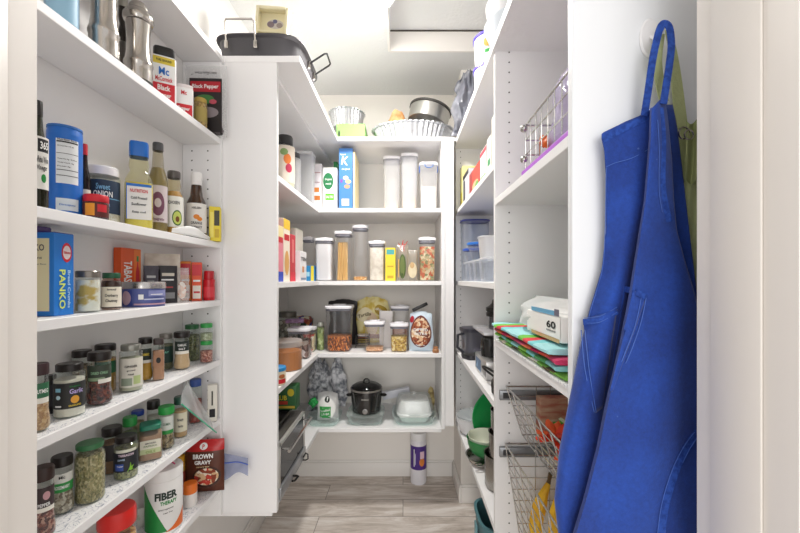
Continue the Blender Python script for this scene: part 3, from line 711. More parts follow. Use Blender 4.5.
# ------------------------------------------------------------------ S4 / S5 / S6 spice jars
G4 = 'spice jars on the upper liner-covered shelf'; G5 = 'spice jars on the lower liner-covered shelf'
z = SP[4]+LT
tan = speck(['c49a6a', 'b0845a', 'd8b48a'], 260); grey = speck(['8a7a62', 'a09074', '6a5a44'], 260)
jar('dark-lidded spice jar with green label cut off by left frame', 38, 26, 362, z, x=-.640, cont=tan, lid=mat('3a2226', .4), lidh=.17, lab=(.42, .72), labm=LGRN, arc=170, shape='bulge', group=G4, txt=(('NUTMEG', .6, .06, 1.2, WHT, .3),), prints=(('rect', -1.1, 1.1, .42, .5, PAPER),))
jar('dark slim jar behind the granulated garlic jar', 50.5, 14, 374, z, x=-.700, body=mat('2b2a30', .4), lid=BLK, shape='straight', group=G4, lab=(.2, .75), labm=mat('3a3a44', .5))
jar('wide jar of white garlic powder with black label', 69.5, 33, 361, z, x=-.652, cont=mat('e9e2d4', .8), lid=BLK, lidh=.14, lidr=.86, lab=(.18, .66), labm=mat('2b2d2e', .5), arc=165, shape='straight', group=G4,
    prints=(('ell', .35, .34, .28, .075, mat('e8a83a', .5)), ('rect', -.95, -.55, .50, .57, mat('8ac4dc', .5)), ('ell', -.72, .40, .16, .04, mat('bfe0ec', .5)), ('rect', -.95, -.5, .22, .25, WHT)), txt=(('Organic', .59, .035, .7, GRN, .35), ('Garlic', .50, .09, .9, mat('c9b8f0', .5), .45), ('GRANULATED', .235, .035, .8, YEL, .35)))
jar('dark-lidded jar behind garlic powder and dried chilli jars', 82, 21, 349, z, x=-.712, cont=grey, lid=BLK, lidr=.98, shape='straight', group=G4)
jar('rounded jar of dark red dried chilli pieces', 99.5, 28, 350, z, x=-.648, cont=speck(['4a1a1a', '6a2a22', '2a1212', '8a4a3c'], 190, bump=1), lid=BLK, lidh=.16, lab=(.46, .76), labm=mat('3a4438', .5), arc=170, shape='bulge', group=G4, prints=(('rect', -1.0, .4, .47, .53, mat('8aa080', .5)), ('rect', -.1, 1.1, .42, .50, PAPER)), txt=(('DRIED CHILLI', .62, .05, 1.3, mat('9ac8a0', .5)),))
jar('dark-lidded jar of yellow spice behind dried chilli jar', 105.5, 22, 343, z, x=-.705, cont=mat('b88a3a', .7), lid=BLK, lidr=.98, shape='straight', group=G4, lab=(.4, .65), labm=LGRN)
jar('silver-lidded jar with pale grey-green label', 131, 24, 343, z, x=-.652, cont=mat('b9b69c', .7), lid=mat('9a9a92', .3, .6), lidh=.13, lidr=.86, lab=(.1, .72), labm=mat('ddd9cc', .6), arc=180, shape='straight', group=G4, prints=(('rect', .2, .9, .16, .34, mat('b8c88a', .5)), ('rect', -.9, .1, .14, .3, mat('8f9a86', .5))), txt=(('GINGER', .55, .05, 1.1, INK), ('ground', .46, .04, .7, INK), ('root', .38, .04, .5, INK)))
jar('black-lidded jar of bright yellow turmeric', 145.5, 14.5, 337, z, x=-.676, cont=mat('cf9a2c', .8), lid=BLK, lidr=.98, shape='bulge', group=G4, lab=(.45, .75), labm=LBLK, txt=(('TURMERIC', .62, .06, 1.1, YEL),), prints=(('rect', -1, 1, .42, .49, PAPER),))
jar('dark-lidded jar of light brown cinnamon', 158.5, 12, 338, z, x=-.646, cont=mat('b98462', .8), lid=mat('3a2c2a', .4), shape='straight', n=4, group=G4, lab=(.35, .62), labm=mat('a87a5c', .6), prints=(('ell', 0, .49, .4, .07, INK),), txt=())
jar('grey-lidded jar with dark green label in back row', 166, 15, 333, z, x=-.700, cont=mat('6a6a4a', .8), lid=mat('8a8680', .35, .5), shape='straight', group=G4, lab=(.2, .66), labm=mat('1d3a30', .5), txt=(('BAY', .5, .06, .8, mat('7ad0b0', .5)),))
jar('black-lidded jar of cream garlic salt with dark label', 182, 17, 331, z, x=-.655, cont=mat('d8b48a', .8), lid=BLK, lidh=.15, lidr=.98, shape='bulge', group=G4, lab=(.44, .76), labm=LBLK, txt=(('GARLIC', .66, .06, 1.1, WHT), ('SALT', .56, .05, .8, WHT)), prints=(('rect', -1, 1, .42, .50, PAPER),))
jar('green-lidded jar of dried dark green herbs', 192, 16, 324, z, x=-.690, cont=speck(['6a7048', '8a8c62', '4a5034'], 260), lid=mat('2f6a40', .4), lidh=.12, shape='straight', group=G4)
Yk = YP(206.5, -.628)
t = jar('lower of two stacked small green-lidded jars', 206.5, 13, 340, z, x=-.628, cont=speck(['a85a48', '8a4234', 'd8a090'], 260), lid=CAPG, lidh=.18, lidr=.95, shape='straight', group=G4, fill=.6)
jar('upper of two stacked small green-lidded jars', 206.5, 13, 323, ZP(340, Yk+.018)+.0008, x=-.628, cont=speck(['b8bfa0', '98a080'], 260), lid=CAPG, lidh=.24, lidr=.95, shape='straight', group=G4, fill=.5)

z = SP[5]+LT
jar('brown-lidded jar of reddish peppercorns at lower left corner', 43, 27, 463, z, x=-.645, cont=speck(['8a4a40', '5a2c28', 'c09080'], 220, bump=1), lid=mat('33201c', .4), lidh=.18, shape='bulge', group=G5, lab=(.44, .74), labm=mat('3c2f30', .5), arc=170, prints=(('ell', .2, .62, .3, .06, mat('c89aa0', .5)), ('rect', -1, 1, .40, .46, PAPER)), txt=(('PEPPER', .5, .05, 1.0, WHT),), bias=.1)
jar('black-lidded jar with green and white label beside red peppercorn jar', 62, 26, 452, z, x=-.678, cont=speck(['a89a86', 'c8bca8', '7a6a58'], 200), lid=BLK, lidh=.17, shape='bulge', group=G5, lab=(.4, .72), labm=mat('e6e6de', .6), arc=170, prints=(('rect', -1.2, 1.2, .40, .56, CAPG),), txt=(('Mc', .66, .05, .5, INK), ('ROSEMARY', .49, .06, 1.3, WHT)))
jar('tall jar full of dried green oregano with green lid', 90, 32, 438, z, x=-.657, cont=speck(['b8a874', '98905a', 'd4c698', '7c7646', 'a89a68'], 330, stretch=(1, 1, .6), bump=1), fill=1.0, lid=mat('3f7a4e', .35), lidh=.09, lidr=.9, shape='jar', group=G5)
jar('black-lidded brown spice jar behind tarragon jar', 112, 22, 424, z, x=-.700, cont=mat('9a7450', .8), lid=BLK, lidh=.18, lidr=.96, shape='straight', group=G5, lab=(.3, .65), labm=mat('4a4444', .5))
jar('tarragon jar with black lid and bright leaf label', 126, 25, 432, z, x=-.650, cont=speck(['8a8a5a', 'a8a674', '5c5c38'], 260), lid=BLK, lidh=.14, lidr=.9, lab=(.2, .66), labm=mat('1c2028', .5), arc=175, shape='straight', group=G5,
    prints=(('poly', [(.002, .018), (.007, .028), (.009, .040), (.0105, .029), (.017, .032), (.012, .025), (.018, .020), (.010, .021)], mat('8ac83a', .5)), ('rect', -.9, .9, .66, .73, mat('dfe0d0', .6)), ('rect', -.95, -.2, .24, .40, mat('3a56a8', .5))), txt=(('TARRAGON', .60, .06, 1.3, mat('f0d8e8', .5)), ('LEAVES', .5, .04, .6, mat('c8e0ff', .5), -.4), ('Product', .35, .03, .5, WHT, -.5)))
jar('green-lidded jar directly behind tarragon jar', 130, 15.5, 415, z, x=-.697, cont=mat('8a9a6a', .8), lid=CAPG, lidh=.2, lidr=.96, shape='straight', group=G5)
jar('square teal-lidded jar of pinkish brown seasoning', 150.5, 24, 420, z, x=-.655, n=5, cont=mat('b08a70', .85), lid=mat('1e7a60', .4), lidh=.14, lidr=.9, lab=(.22, .60), labm=mat('e8e4d4', .6), shape='straight', group=G5, prints=(('rect', -.86, .86, .22, .36, mat('c8d0a0', .6)),), txt=(('SMOKED', .52, .04, .9, INK), ('PAPRIKA', .44, .05, 1.1, mat('7a8a5a', .6)), ('OILS', .28, .07, .8, mat('8aa05a', .6))))
jar('spice jar with deep blue lid behind teal-lidded jar', 137.8, 13.5, 409, z, x=-.7185, cont=mat('c0a880', .8), lid=mat('2c4aa8', .4), lidh=.12, lidr=.96, shape='straight', group=G5)
jar('black-lidded jar of pale powder in back row of lower shelf', 153.5, 13.5, 399, z, x=-.694, cont=mat('d8d2c6', .8), lid=BLK, lidh=.18, lidr=.98, shape='straight', group=G5)
jar('bright green-lidded jar with white label above brown seeds', 166.5, 17, 404, z, x=-.650, cont=speck(['8f7a58', 'b09a74', '64523a'], 200), lid=mat('2fa048', .4), lidh=.18, lidr=.98, shape='bulge', group=G5, lab=(.38, .78), labm=mat('dfe4dc', .6), prints=(('rect', -1, 1, .36, .45, CAPG),), txt=(('CUMIN', .6, .06, .9, mat('3a6a4a', .6)),))
jar('jar with cream script label and dark green lid', 180.5, 14, 395, z, x=-.655, cont=mat('c8a070', .8), lid=mat('2c5a48', .4), lidh=.18, lidr=.95, shape='straight', group=G5, lab=(.15, .62), labm=mat('e6e0c8', .6), txt=(('Simply', .45, .08, .9, INK), ('herbs', .3, .06, .7, INK)))
jar('blue-lidded jar of red flakes at far end of lower spice shelf', 195.5, 13, 378, z, x=-.672, cont=speck(['a83a30', '8a2a24', 'c06050'], 200), lid=mat('3a58a0', .4), lidh=.16, lidr=.9, shape='straight', group=G5, fill=.6)
Y = 1.243; x = XP(212.5, Y)
carton('small white box with black print at end of tarragon shelf', x-.014, x+.014, Y-.012, Y+.012, z, ZP(385, Y)-z, mat('ebe7dc', .6), name='spice_box', rz=.4, prints=(('rect', .2, .8, .12, .35, INK), ('rect', .42, .58, .45, .85, mat('3a3a30', .5))))
# zip bag leaning out
t = thing('zip_bag', 'clear zip bag with green zipper leaning over lower spice shelf', 'zip bag', (-.618, 1.13, z+.002), 0)
b = B()
P = [(-.628, 1.02, .085), (-.620, 1.05, .012), (-.606, 1.235, -.012), (-.690, 1.10, .060)]
def zb(a, c):
    A = Vector((-.618, 1.084, .170)); Bq = Vector((-.606, 1.034, .120)); Cq = Vector((-.596, 1.205, -.026)); Dq = Vector((-.604, 1.133, .09))
    p = (A*(1-a)+Dq*a)*c+(Bq*(1-a)+Cq*a)*(1-c)
    return p+Vector((-.006*math.sin(a*9+c*4)*c*(1-c)*3+.002, 0, 0))-Vector((-.618, 1.13, 0))
b.grid(zb, 16, 10, clear('f4f6f6', .3, .1, .4, bump=.5)); b.grid(lambda a, c: Vector(zb(a, c))+Vector((-.002-.005*math.sin(PI*a)*math.sin(PI*c), 0, .001)), 16, 10, BAG); b.obj('bag_film', t)
b = B(); b.tube([Vector(zb(k/8, 0))+Vector((.002, 0, 0)) for k in range(9)], .0022, mat('3fae86', .4), 6); b.obj('zipper', t)

z = SP[6]+LT
jar('nut jar with broad red lid at bottom of frame', 117, 41, 500, z, x=-.655, cont=speck(['c98a4a', 'a86a30', '7a4420', 'e0b070'], 60, bump=1), lid=mat('e02a24', .35), lidh=.24, lidr=.98, shape='straight', name='nut_jar', cat='jar', lab=(.1, .5), labm=mat('b87a3a', .5))
t = packet('crumpled white floral paper packet beside red-lidded nut jar', 143, 11, 508, z, None, blend('f0f2ea', '9ac07a', 30, lo=.5, hi=.62), x=-.720, name='paper_packet', seed=3, d=.005)
WF = mat('f2f1ef', .4)
def fiber():
    x = -.662; px = 164; Y = YP(px, x); r = px_rad(39, x, Y); h = ZP(459, Y+.8*r)-z
    t = thing('fiber_tub', 'white and green fiber powder tub with pink scoop on top', 'tub', (x, Y, z+.0006), face_cam(x, Y))
    b = B(); b.lathe([(0, 0), (r*.95, 0), (r, .004), (r, h*.80), (r*.96, h*.83)], WF, 44, caps=False); L = b.obj('tub_body', t)
    b = B(); b.lathe([(r*.97, h*.83), (r*1.0, h*.84), (r*1.0, h*.97), (r*.95, h), (0, h)], WF, 44, caps=False, flute=.006, fn=40); b.obj('lid', t)
    pl = on_cyl(r*1.004)
    bb = B(); i = bb.mi(GRN)
    for (m_, fn0, off) in ((mat('2f8f46', .45), lambda q: .78-.72*q**.6, 0),):
        n = 14
        for k in range(n):
            a0_, a1_ = k/n, (k+1)/n
            u0, u1 = -1.35*r+a0_*1.5*r, -1.35*r+a1_*1.5*r
            f = bb.bm.faces.new([bb.bm.verts.new(pl(*q)) for q in ((u0, .06*h), (u1, .06*h), (u1, h*max(.07, .76-.70*a1_**1.3)), (u0, h*max(.07, .76-.70*a0_**1.3)))]); f.material_index = i
    i = bb.mi(mat('e8702c', .45))
    n = 8
    for k in range(n):
        a0_, a1_ = k/n, (k+1)/n
        u0, u1 = .1*r+a0_*1.2*r, .1*r+a1_*1.2*r
        f = bb.bm.faces.new([bb.bm.verts.new(on_cyl(r*1.008)(*q)) for q in ((u0, .05*h), (u1, .05*h), (u1, h*(.06+.26*a1_**1.4)), (u0, h*(.06+.26*a0_**1.4)))]); f.material_index = i
    bb.obj('print', L)
    lettering(L, [('FIBER', r*.12, h*.62, h*.12, r*1.2, mat('2a3a34', .5), 0, .05), ('THERAPY', r*.25, h*.51, h*.06, r*.9, mat('2f8f46', .5), 0, .04), ('dietary supplement', r*.1, h*.41, h*.03, r*.8, INK), ('sugar free', r*.2, h*.35, h*.025, r*.5, INK)], on_cyl(r*1.013))
    b = B(); b.lathe([(0, h+.001), (.010, h+.001), (.0125, h+.012), (.0115, h+.012), (.009, h+.003), (0, h+.003)], mat('d8809a', .4), 20, cx=-.004, cy=-.008, caps=False)
    b.tube([(-.004+.012, -.008, h+.010), (.02, -.012, h+.008), (.026, -.016, h+.003)], .0022, mat('c8507a', .4), 6); b.obj('scoop', t)
fiber()
jar('yellow-capped bottle behind fiber tub and orange-capped bottle', 180.3, 10, 454, z, x=-.712, body=mat('d8a83a', .4), lid=mat('f0b42c', .4), lidh=.28, lidr=.95, shape='straight', name='pill_bottle', cat='bottle', lab=(.1, .6), labm=mat('b84a3a', .5))
jar('small white bottle with orange cap beside gravy packet', 190, 15, 480, z, x=-.648, body=mat('efe9e4', .4), lid=mat('f07a2a', .4), lidh=.42, lidr=1.0, shape='straight', name='pill_bottle', cat='bottle')
# gravy packet
x = -.640; Y = 1.228
t = thing('gravy_packet', 'brown gravy mix pouch with red top and food picture', 'packet', (x, Y, z+.0006), .15)
GW, GH = .118, .168
bmb = B(); pillow(bmb, GW, GH, .032, mat('5a2a18', .35), seed=2, wr=.06, matfn=lambda u, v: (mat('c01f22', .35) if v > .80 else mat('5a2a18', .35))); bmb.obj('pouch', t)
def gp(off):
    return lambda u, v: (u, -(.016*max(0, 1-abs(u/(GW/2))**2.6)**.6*(max(0, min(1, 1-abs((v/GH-.04)/.92*2-1)**3))**.6 if v/GH > .5 else 1))-.002-off, v)
shapes(t, [('ell', .010, .055, .042, .034, mat('3a1a10', .4)), ('ell', 0, .150, .012, .010, WHT)], gp(.0), 'printed_panel')
bb = B(); bb.grid(lambda a, c: gp(.0012)(.010+.036*c*math.cos(2*PI*a), .056+.027*c*math.sin(2*PI*a)), 20, 4, speck(['d8b48a', 'c0392b', 'e8dcc8', '8a3a20'], 90)); bb.obj('food_picture', t)
lettering(t, [('BROWN', 0, .121, .015, .06, WHT, 0, .04), ('GRAVY', 0, .102, .013, .05, WHT, 0, .04), ('GRAVY MIX', 0, .088, .004, .04, mat('e8d0a0', .5)), ('P', 0, .150, .012, .007, RED)], gp(.002))
# blue plastic bag beyond the shelf end
t = thing('zip_bag', 'empty blue-tinted zip bag sticking out past the gravy packet', 'zip bag', (0, 0, 0))
def zb2(a, c):
    px = 218+30*a; py = 452+6*a+(26-10*a+3*math.sin(a*7))*c
    Y = 1.258-.004*math.sin(a*5+c*3)-.02*a
    return (XP(px, Y), Y, ZP(py, Y))
b = B(); b.grid(zb2, 16, 10, clear('dfe4f4', .35, .15, .4, hazecol='c8cee4', bump=.6)); b.grid(lambda a, c: Vector(zb2(a, c))+Vector((0, .008*math.sin(PI*a)*math.sin(PI*c)+.0008, 0)), 16, 10, clear('e6eaf6', .3, .15, .4, hazecol='d8dcea', bump=.6)); b.obj('bag_film', t)
b = B(); b.tube([Vector(zb2(k/10, .35))+Vector((0, -.002, 0)) for k in range(11)], .0016, mat('2f5ac0', .4), 6); b.obj('zipper', t)
# ------------------------------------------------------------------ top boards
z = TOP
# roasting pan
px0, px1 = 211, 299; Y = 1.52
t = thing('roasting_pan', 'dark grey roasting pan with steel handles on top of end panel', 'roasting pan', (-.512, 1.475, z+.0006))
a_, c_, hh = .153, .165, .084
b = B(); b.lathe([(.86, 0), (.90, .004), (.97, hh-.006), (1.035, hh), (1.035, hh+.003), (.955, hh+.002), (.88, .008), (0, .006)], mat('4a484c', .5), 64, n=5, caps=False)
for v in b.bm.verts: v.co.x *= a_; v.co.y *= c_
b.obj('pan_body', t)
for (cx, cy, dx, dy, tilt, m) in ((-.045, -c_*1.0, 1, 0, .25, STEEL), (a_*1.0, 0, 0, 1, 1.0, mat('3a3a3c', .3, .8))):
    b = B(); w_ = .05 if dx else .04; Ls = .045 if dx else .052
    ox, oy = (0, -1) if dx else (1, 0)
    def q(u, l, zz): return (cx+dx*u+ox*(l*math.sin(tilt)+.003), cy+dy*u+oy*(l*math.sin(tilt)+.003), hh-.03+zz+l*math.cos(tilt))
    pts = [q(-w_, 0, 0), q(-w_, .03, 0), q(-w_, Ls+.02, 0), q(-w_+.006, Ls+.028, 0), q(w_-.006, Ls+.028, 0), q(w_, Ls+.02, 0), q(w_, .03, 0), q(w_, 0, 0)]
    b.tube(pts, .0034, m, 8); b.obj('handle', t)
    for sgn in (-1, 1):
        b = B(); p = q(sgn*w_, 0, -.004)
        b.box(p[0]-.007, p[0]+.007, p[1]-.004*1, p[1]+.004, p[2]-.014, p[2]+.014, STEEL, .003); b.obj('rivet_plate', t)
t = thing('plastic_tub', 'cream plastic tub with small picture standing in dark roasting pan', 'tub', (-.515, 1.47, z+.012), 0, None, (0, .07, 0))
b = B(); cr = mat('efe6c0', .45); S_ = .27
b.box(-.058, .058, .002, .012, .01, S_, cr, .002)
for q in ((-.062, -.050, -.026, .0, .01, S_), (.050, .062, -.026, .0, .01, S_-.004), (-.05, .05, -.026, .0, .17, .178), (-.05, .05, -.026, .0, S_-.012, S_)): b.box(*q, cr, .002)
b.box(-.05, .05, -.020, .0, .01, .168, cr, .002)
b.obj('tub_body', t)
shapes(t, [('ell', .005, .218, .032, .018, mat('cfc8c0', .7)), ('ell', -.012, .216, .014, .012, mat('8a7a80', .7)), ('ell', .022, .214, .012, .010, mat('9c8f8a', .7)), ('ell', .004, .228, .009, .008, mat('6a6a8a', .7))], on_front(.001), 'picture')
t = thing('saucepan_cover', 'small steel cover with knob on top of spice shelving', 'cover', (-.662, 1.195, 2.0067))
b = B(); b.lathe([(0, 0), (.035, 0), (.036, .003), (.012, .008), (.006, .014), (.011, .022), (.009, .028), (0, .029)], CHROME, 24, caps=False); b.obj('cover', t)
# back top board
FOIL = mat('c8cace', .34, .85, bump=.5, bscale=70)
Y = 2.20
def carton_px(label, p0, p1, yt, z, Y, d, m, **k):
    x0, x1 = XP(p0, Y), XP(p1, Y)
    return carton(label, x0, x1, Y, Y+d, z, ZP(yt, Y)-z, m, **k)
carton_px('light green flat box under round foil pan', 336.5, 365, 124, z, 2.16, .19, mat('8fd46a', .5), name='green_box', prints=(('ell', .09, .55, .035, .16, INK),))
t = thing('foil_pan', 'round fluted foil pan resting on the light green box', 'foil pan', (XP(347, 2.255), 2.255, ZP(124, 2.16)+.0025))
b = B(); b.lathe([(0, .001), (.084, .001), (.098, .088), (.106, .090), (.106, .094), (.097, .093), (.082, .004), (0, .004)], FOIL, 120, flute=.03, fn=30, caps=False); b.obj('pan_body', t)
t = thing('foil_pan', 'large oval fluted foil roasting pan on the back top board', 'foil pan', (XP(413, 2.22), 2.22, z+.0006))
b = B(); b.lathe([(0, .001), (.80, .001), (.97, .095), (1.03, .098), (1.03, .103), (.96, .102), (.78, .004), (0, .004)], FOIL, 200, flute=.022, fn=46, caps=False)
for v in b.bm.verts: v.co.x *= .232; v.co.y *= .165
b.obj('pan_body', t)
t = thing('cake_pan', 'round silver pan with black rim tilted inside foil roasting pan', 'cake pan', (XP(427, 2.2), 2.205, z+.138), 0, None, (math.radians(-4), math.radians(14), 0))
b = B(); b.lathe([(0, 0), (.108, 0), (.115, .004), (.119, .078)], mat('bdbcb8', .3, .9), 48, caps=False); b.obj('pan_body', t)
b = B(); b.lathe([(.120, .079), (.124, .081), (.124, .092), (.117, .094), (0, .095)], mat('3a3836', .45), 48, caps=False); b.obj('rim', t)
t = thing('bread_roll', 'brown bread roll in a wrapper inside foil roasting pan', 'bread', (XP(397, 2.2), 2.20, z+.012))
b = B(); b.ball((0, 0, .112), .05, blend('b8804a', 'dfae7c', 25), (1.1, .8, 1.9), 20, .2); b.obj('crust', t)
# right top board
t = thing('storage_bag', 'crumpled dark grey plastic bag on right top board corner', 'bag', (.352, 1.99, z+.0006), -.25)
b = B(); pillow(b, .19, .345, .13, blend('6c6e78', 'a9abb4', 6, .35, bump=.6), seed=12, wr=.3, nu=24, nv=28, irr=.8); b.obj('bag_body', t)
def tub_r(label, px, w, yt, yb, x, z, h=None, lidm=WHT, prints=True):
    pass
for lb, zz in (('lower white snack tub with violet rim on right top board', z), ('upper white snack tub with violet rim stacked on right top board', None)):
    if zz is None: zz = z+.1275
    t = thing('snack_tub', lb, 'tub', (.376, 1.60, zz+.0006), face_cam(.376, 1.60), 'stacked white snack tubs')
    b = B(); b.lathe([(0, 0), (.070, 0), (.076, .112), (.074, .113)], WHT, 40, caps=False); L_ = b.obj('tub_body', t)
    b = B(); b.lathe([(.077, .110), (.080, .112), (.080, .122), (.076, .125), (0, .124)], mat('5a4ab8', .4), 40, caps=False); b.obj('lid', t)
    shapes(L_, [('ell', -.022, .075, .014, .02, mat('d89a4a', .5)), ('ell', .030, .082, .017, .022, mat('d8a25a', .5)), ('rect', -.03, .008, .03, .045, mat('3a9a4a', .5)), ('rect', .014, .04, .022, .04, mat('4aa85a', .5))], on_cyl(.0775), 'print')
t = thing('serving_bowl', 'pale blue-white bowls stacked near front of right top board', 'bowl', (.395, 1.29, z+.0006))
b = B()
b.lathe([(0, 0), (.05, 0), (.055, .01), (.10, .06), (.118, .10), (.114, .10), (.095, .062), (.05, .014), (0, .012)], mat('e4ecf4', .25), 44, caps=False)
b.obj('bowl_body', t)
t = thing('serving_bowl', 'white bowl nested on top of pale blue bowl', 'bowl', (.395, 1.29, z+.0206))
b = B(); b.lathe([(0, 0), (.045, 0), (.05, .01), (.098, .075), (.112, .15), (.108, .15), (.092, .075), (.045, .014), (0, .012)], mat('f2f2f4', .25), 44, caps=False); b.obj('bowl_body', t)

# ------------------------------------------------------------------ back shelves: containers
def pop(label, px, w, yt, z, Y, cont=None, fill=.8, group='pop-top storage containers on the back shelves', lidh=.10, n=6, button=True, body=PLAST, name='storage_container', rot=0, dpt=1, lidm=None):
    x = XP(px, Y); r = w*Y/(2*F); h = ZP(yt, Y+(1.7*r*dpt if yt > CY else .15*r))-z
    t = thing(name, label, 'container', (x, Y+r*dpt, z+.0006), rot, group)
    hb = h-.022
    b = B(); b.lathe([(0, 0), (r*.80, 0), (r*.86, .006), (r*.93, hb*.9), (r*.97, hb)], body, 48, n=n, caps=False)
    for v in b.bm.verts: v.co.y *= dpt
    b.obj('container_body', t)
    if cont:
        b = B(); f = .95; b.lathe([(0, .004), (r*.78*f, .004), (r*.87*f, .01), (r*(.86+.07*fill)*f, hb*fill), (0, hb*fill+.002)], cont, 40, n=n, caps=False)
        for v in b.bm.verts: v.co.y *= dpt
        b.obj('contents', t)
    b = B(); b.lathe([(r*.93, hb-.012), (r*.95, hb-.002), (r*.92, hb-.0005)], mat('7d7d88', .5), 40, n=n, caps=False)
    for v in b.bm.verts: v.co.y *= dpt
    b.obj('gasket', t)
    b = B(); lm = lidm or mat('efeef2', .35)
    b.lathe([(r*.97, hb), (r*1.02, hb+.002), (r*1.02, hb+.012), (r*.98, hb+.0155), (0, hb+.0155)], lm, 48, n=n, caps=False)
    for v in b.bm.verts: v.co.y *= dpt
    b.obj('lid', t)
    if button:
        b = B(); b.lathe([(r*.5, hb+.0158), (r*.5, hb+.0215), (r*.46, hb+.022), (0, hb+.022)], lm, 28, caps=False); b.obj('button', t)
    return t
z = LS[0]
jar('clamp jar with black lid and colourful fruit label on upper corner shelf', 285, 20, 134, z, x=-.515, cont=mat('e8dcc4', .7), lid=mat('2a2a2c', .4), lidh=.16, lidr=.8, lab=(.15, .8), labm=mat('e8dccc', .5), arc=170, shape='straight', name='drink_jar', cat='jar', fill=.9, prints=(('ell', .25, .56, .4, .09, mat('e8823a', .5)), ('ell', .4, .40, .35, .08, mat('c83a5a', .5)), ('ell', -.1, .68, .4, .06, mat('8aa86a', .5))))
jar('glass jar with dark clamp at upper corner shelf, behind fruit label jar', 294, 14, 152, z, x=-.500, lid=mat('3a3c40', .4), lidh=.12, shape='straight', name='glass_jar', cat='jar', body=FROST)
t = pop('tall frosted pitcher-like container in upper shelf corner', 303, 18, 150, z, 1.88, cont=None, body=FROST, n=5, lidm=FROST, button=False, group=None, dpt=1.1)
zz = z
carton_px('white cracker box with small orange pictures', 312, 321.5, 164, z, 2.06, .2, mat('ece6ea', .5), name='cracker_box', prints=(('rect', .15, .75, .38, .48, mat('d8863a', .5)), ('rect', .25, .85, .2, .3, mat('c87430', .5)), ('rect', .1, .9, .8, .82, mat('c8a0a0', .5))), txt=(('Crackers', .5, .6, .04, .8, mat('b08a90', .5)),))
carton_px('white organic food box with round green emblem', 322.5, 336.8, 168, z, 2.06, .16, mat('f2f2ee', .5), name='food_box', prints=(('ell', .4, .68, .36, .2, mat('1f7a48', .5)), ('rect', .2, .8, .22, .38, mat('6cc83a', .5))), txt=(('Organic', .42, .72, .06, .5, WHT), ('snack', .42, .62, .05, .4, WHT), ('SALTED', .5, .30, .06, .5, WHT)))
carton_px('thin green box behind the organic food box', 333.5, 337.5, 162, z, 2.24, .15, mat('2f8f4a', .5), name='food_box')
carton_px('blue cereal box with white letter K', 339, 352.5, 148.5, z, 2.075, .19, mat('4a86cf', .45), name='cereal_box', rz=0, flap=mat('3a6ab0', .5),
   prints=(('ell', .5, .52, .2, .035, mat('e8d0b0', .5)), ('ell', .68, .46, .22, .035, mat('d8b890', .5)), ('ell', .6, .38, .22, .035, mat('c8a078', .5)), ('rect', .2, .75, .07, .18, mat('f0e0e0', .5)), ('ell', .18, .47, .1, .03, mat('8a4ab0', .5))), txt=(('K', .45, .8, .14, .5, WHT, -.15), ('Special', .3, .9, .03, .4, WHT), ('Original', .5, .66, .035, .6, WHT)),
   )
b = B(); carton_px('cream and red box standing right of blue cereal box', 353, 355, 152, z, 2.08, .19, mat('f0e0b0', .5), name='cereal_box')
OATS = speck(['e0cdb4', 'd0b898', 'efe2cf'], 160)
pop('tall frosted container, leftmost of three on upper back shelf', 391.5, 18, 155, z, 2.12, cont=OATS, fill=.14, body=FROST, n=4, button=False, group='tall containers on the upper back shelf')
pop('tallest frosted container with white lid, middle on upper back shelf', 409.5, 17.5, 152, z, 2.11, cont=OATS, fill=.24, body=clear('f0f2f8', .55, .25), n=4, button=True, group='tall containers on the upper back shelf')
t = pop('clear lidded container of flour with blue locking seal', 429, 18.5, 161, z, 2.07, cont=mat('f1e7da', .9), fill=.52, body=FROST, n=5, button=False, group=None)
r = 18.5*2.07/(2*F)
b = B(); hb = ZP(161, 2.07)-z; b.tube([(r*.45*math.cos(a), -r*1.02, hb-.022+.014*math.sin(a)) for a in [PI*(k/10) for k in range(-11, 2)]], .0018, BLUE, 6); b.obj('clip', t)
for sg in (-1, 1):
    b = B(); b.box(sg*r*1.0-.002, sg*r*1.0+.002, -.014, .014, hb-.05, hb-.012, mat('3a6ac0', .4), .001); b.obj('clip', t)

z = LS[1]
# cartons in the corner, spines to the aisle
def spine(label, p0, p1, yt, z, x, d, m, name='box', sgn=-1, **k):
    Ya, Yb = sorted((YP(p0, x), YP(p1, x))); Y = (Ya+Yb)/2
    h = ZP(yt, Ya)-z
    xs = (x-d, x) if sgn < 0 else (x, x+d)
    return carton(label, xs[0], xs[1], Ya+.001, Yb-.001, z, h, m, name=name, face='right' if sgn < 0 else 'left', **k)
gB = 'cartons on the corner shelf'
spine('pink and white pasta box with blue foot, nearest the end panel', 276, 283.3, 224, z, -.470, .16, mat('e68a9a', .5), 'pasta_box', prints=(('rect', 0, 1, .80, 1, mat('f0e0a8', .5)), ('rect', 0, 1, 0, .18, mat('2a4ac0', .5)), ('rect', .1, .9, .70, .80, RED)), group=gB)
spine('cream and yellow box between pink pasta box and red box', 283.5, 290, 218, z, -.472, .16, mat('f2e6d4', .5), 'food_box', prints=(('rect', 0, 1, .84, 1, mat('f0c83a', .5)), ('rect', .1, .9, .66, .76, RED), ('ell', .5, .3, .35, .2, mat('e0a860', .5))), group=gB)
spine('red carton with white print beside cream carton', 290.2, 295.5, 234, z, -.474, .16, mat('c92a3a', .5), 'food_box', prints=(('rect', .3, .7, .4, .9, mat('e07a7a', .5)), ('rect', 0, 1, 0, .2, mat('d8203a', .5))), group=gB)
spine('plain grey-beige box with green top edge behind small white box', 295.8, 303, 228, z, -.497, .16, mat('c9c3b8', .6), 'food_box', flap=mat('a8b88a', .6), group=gB)
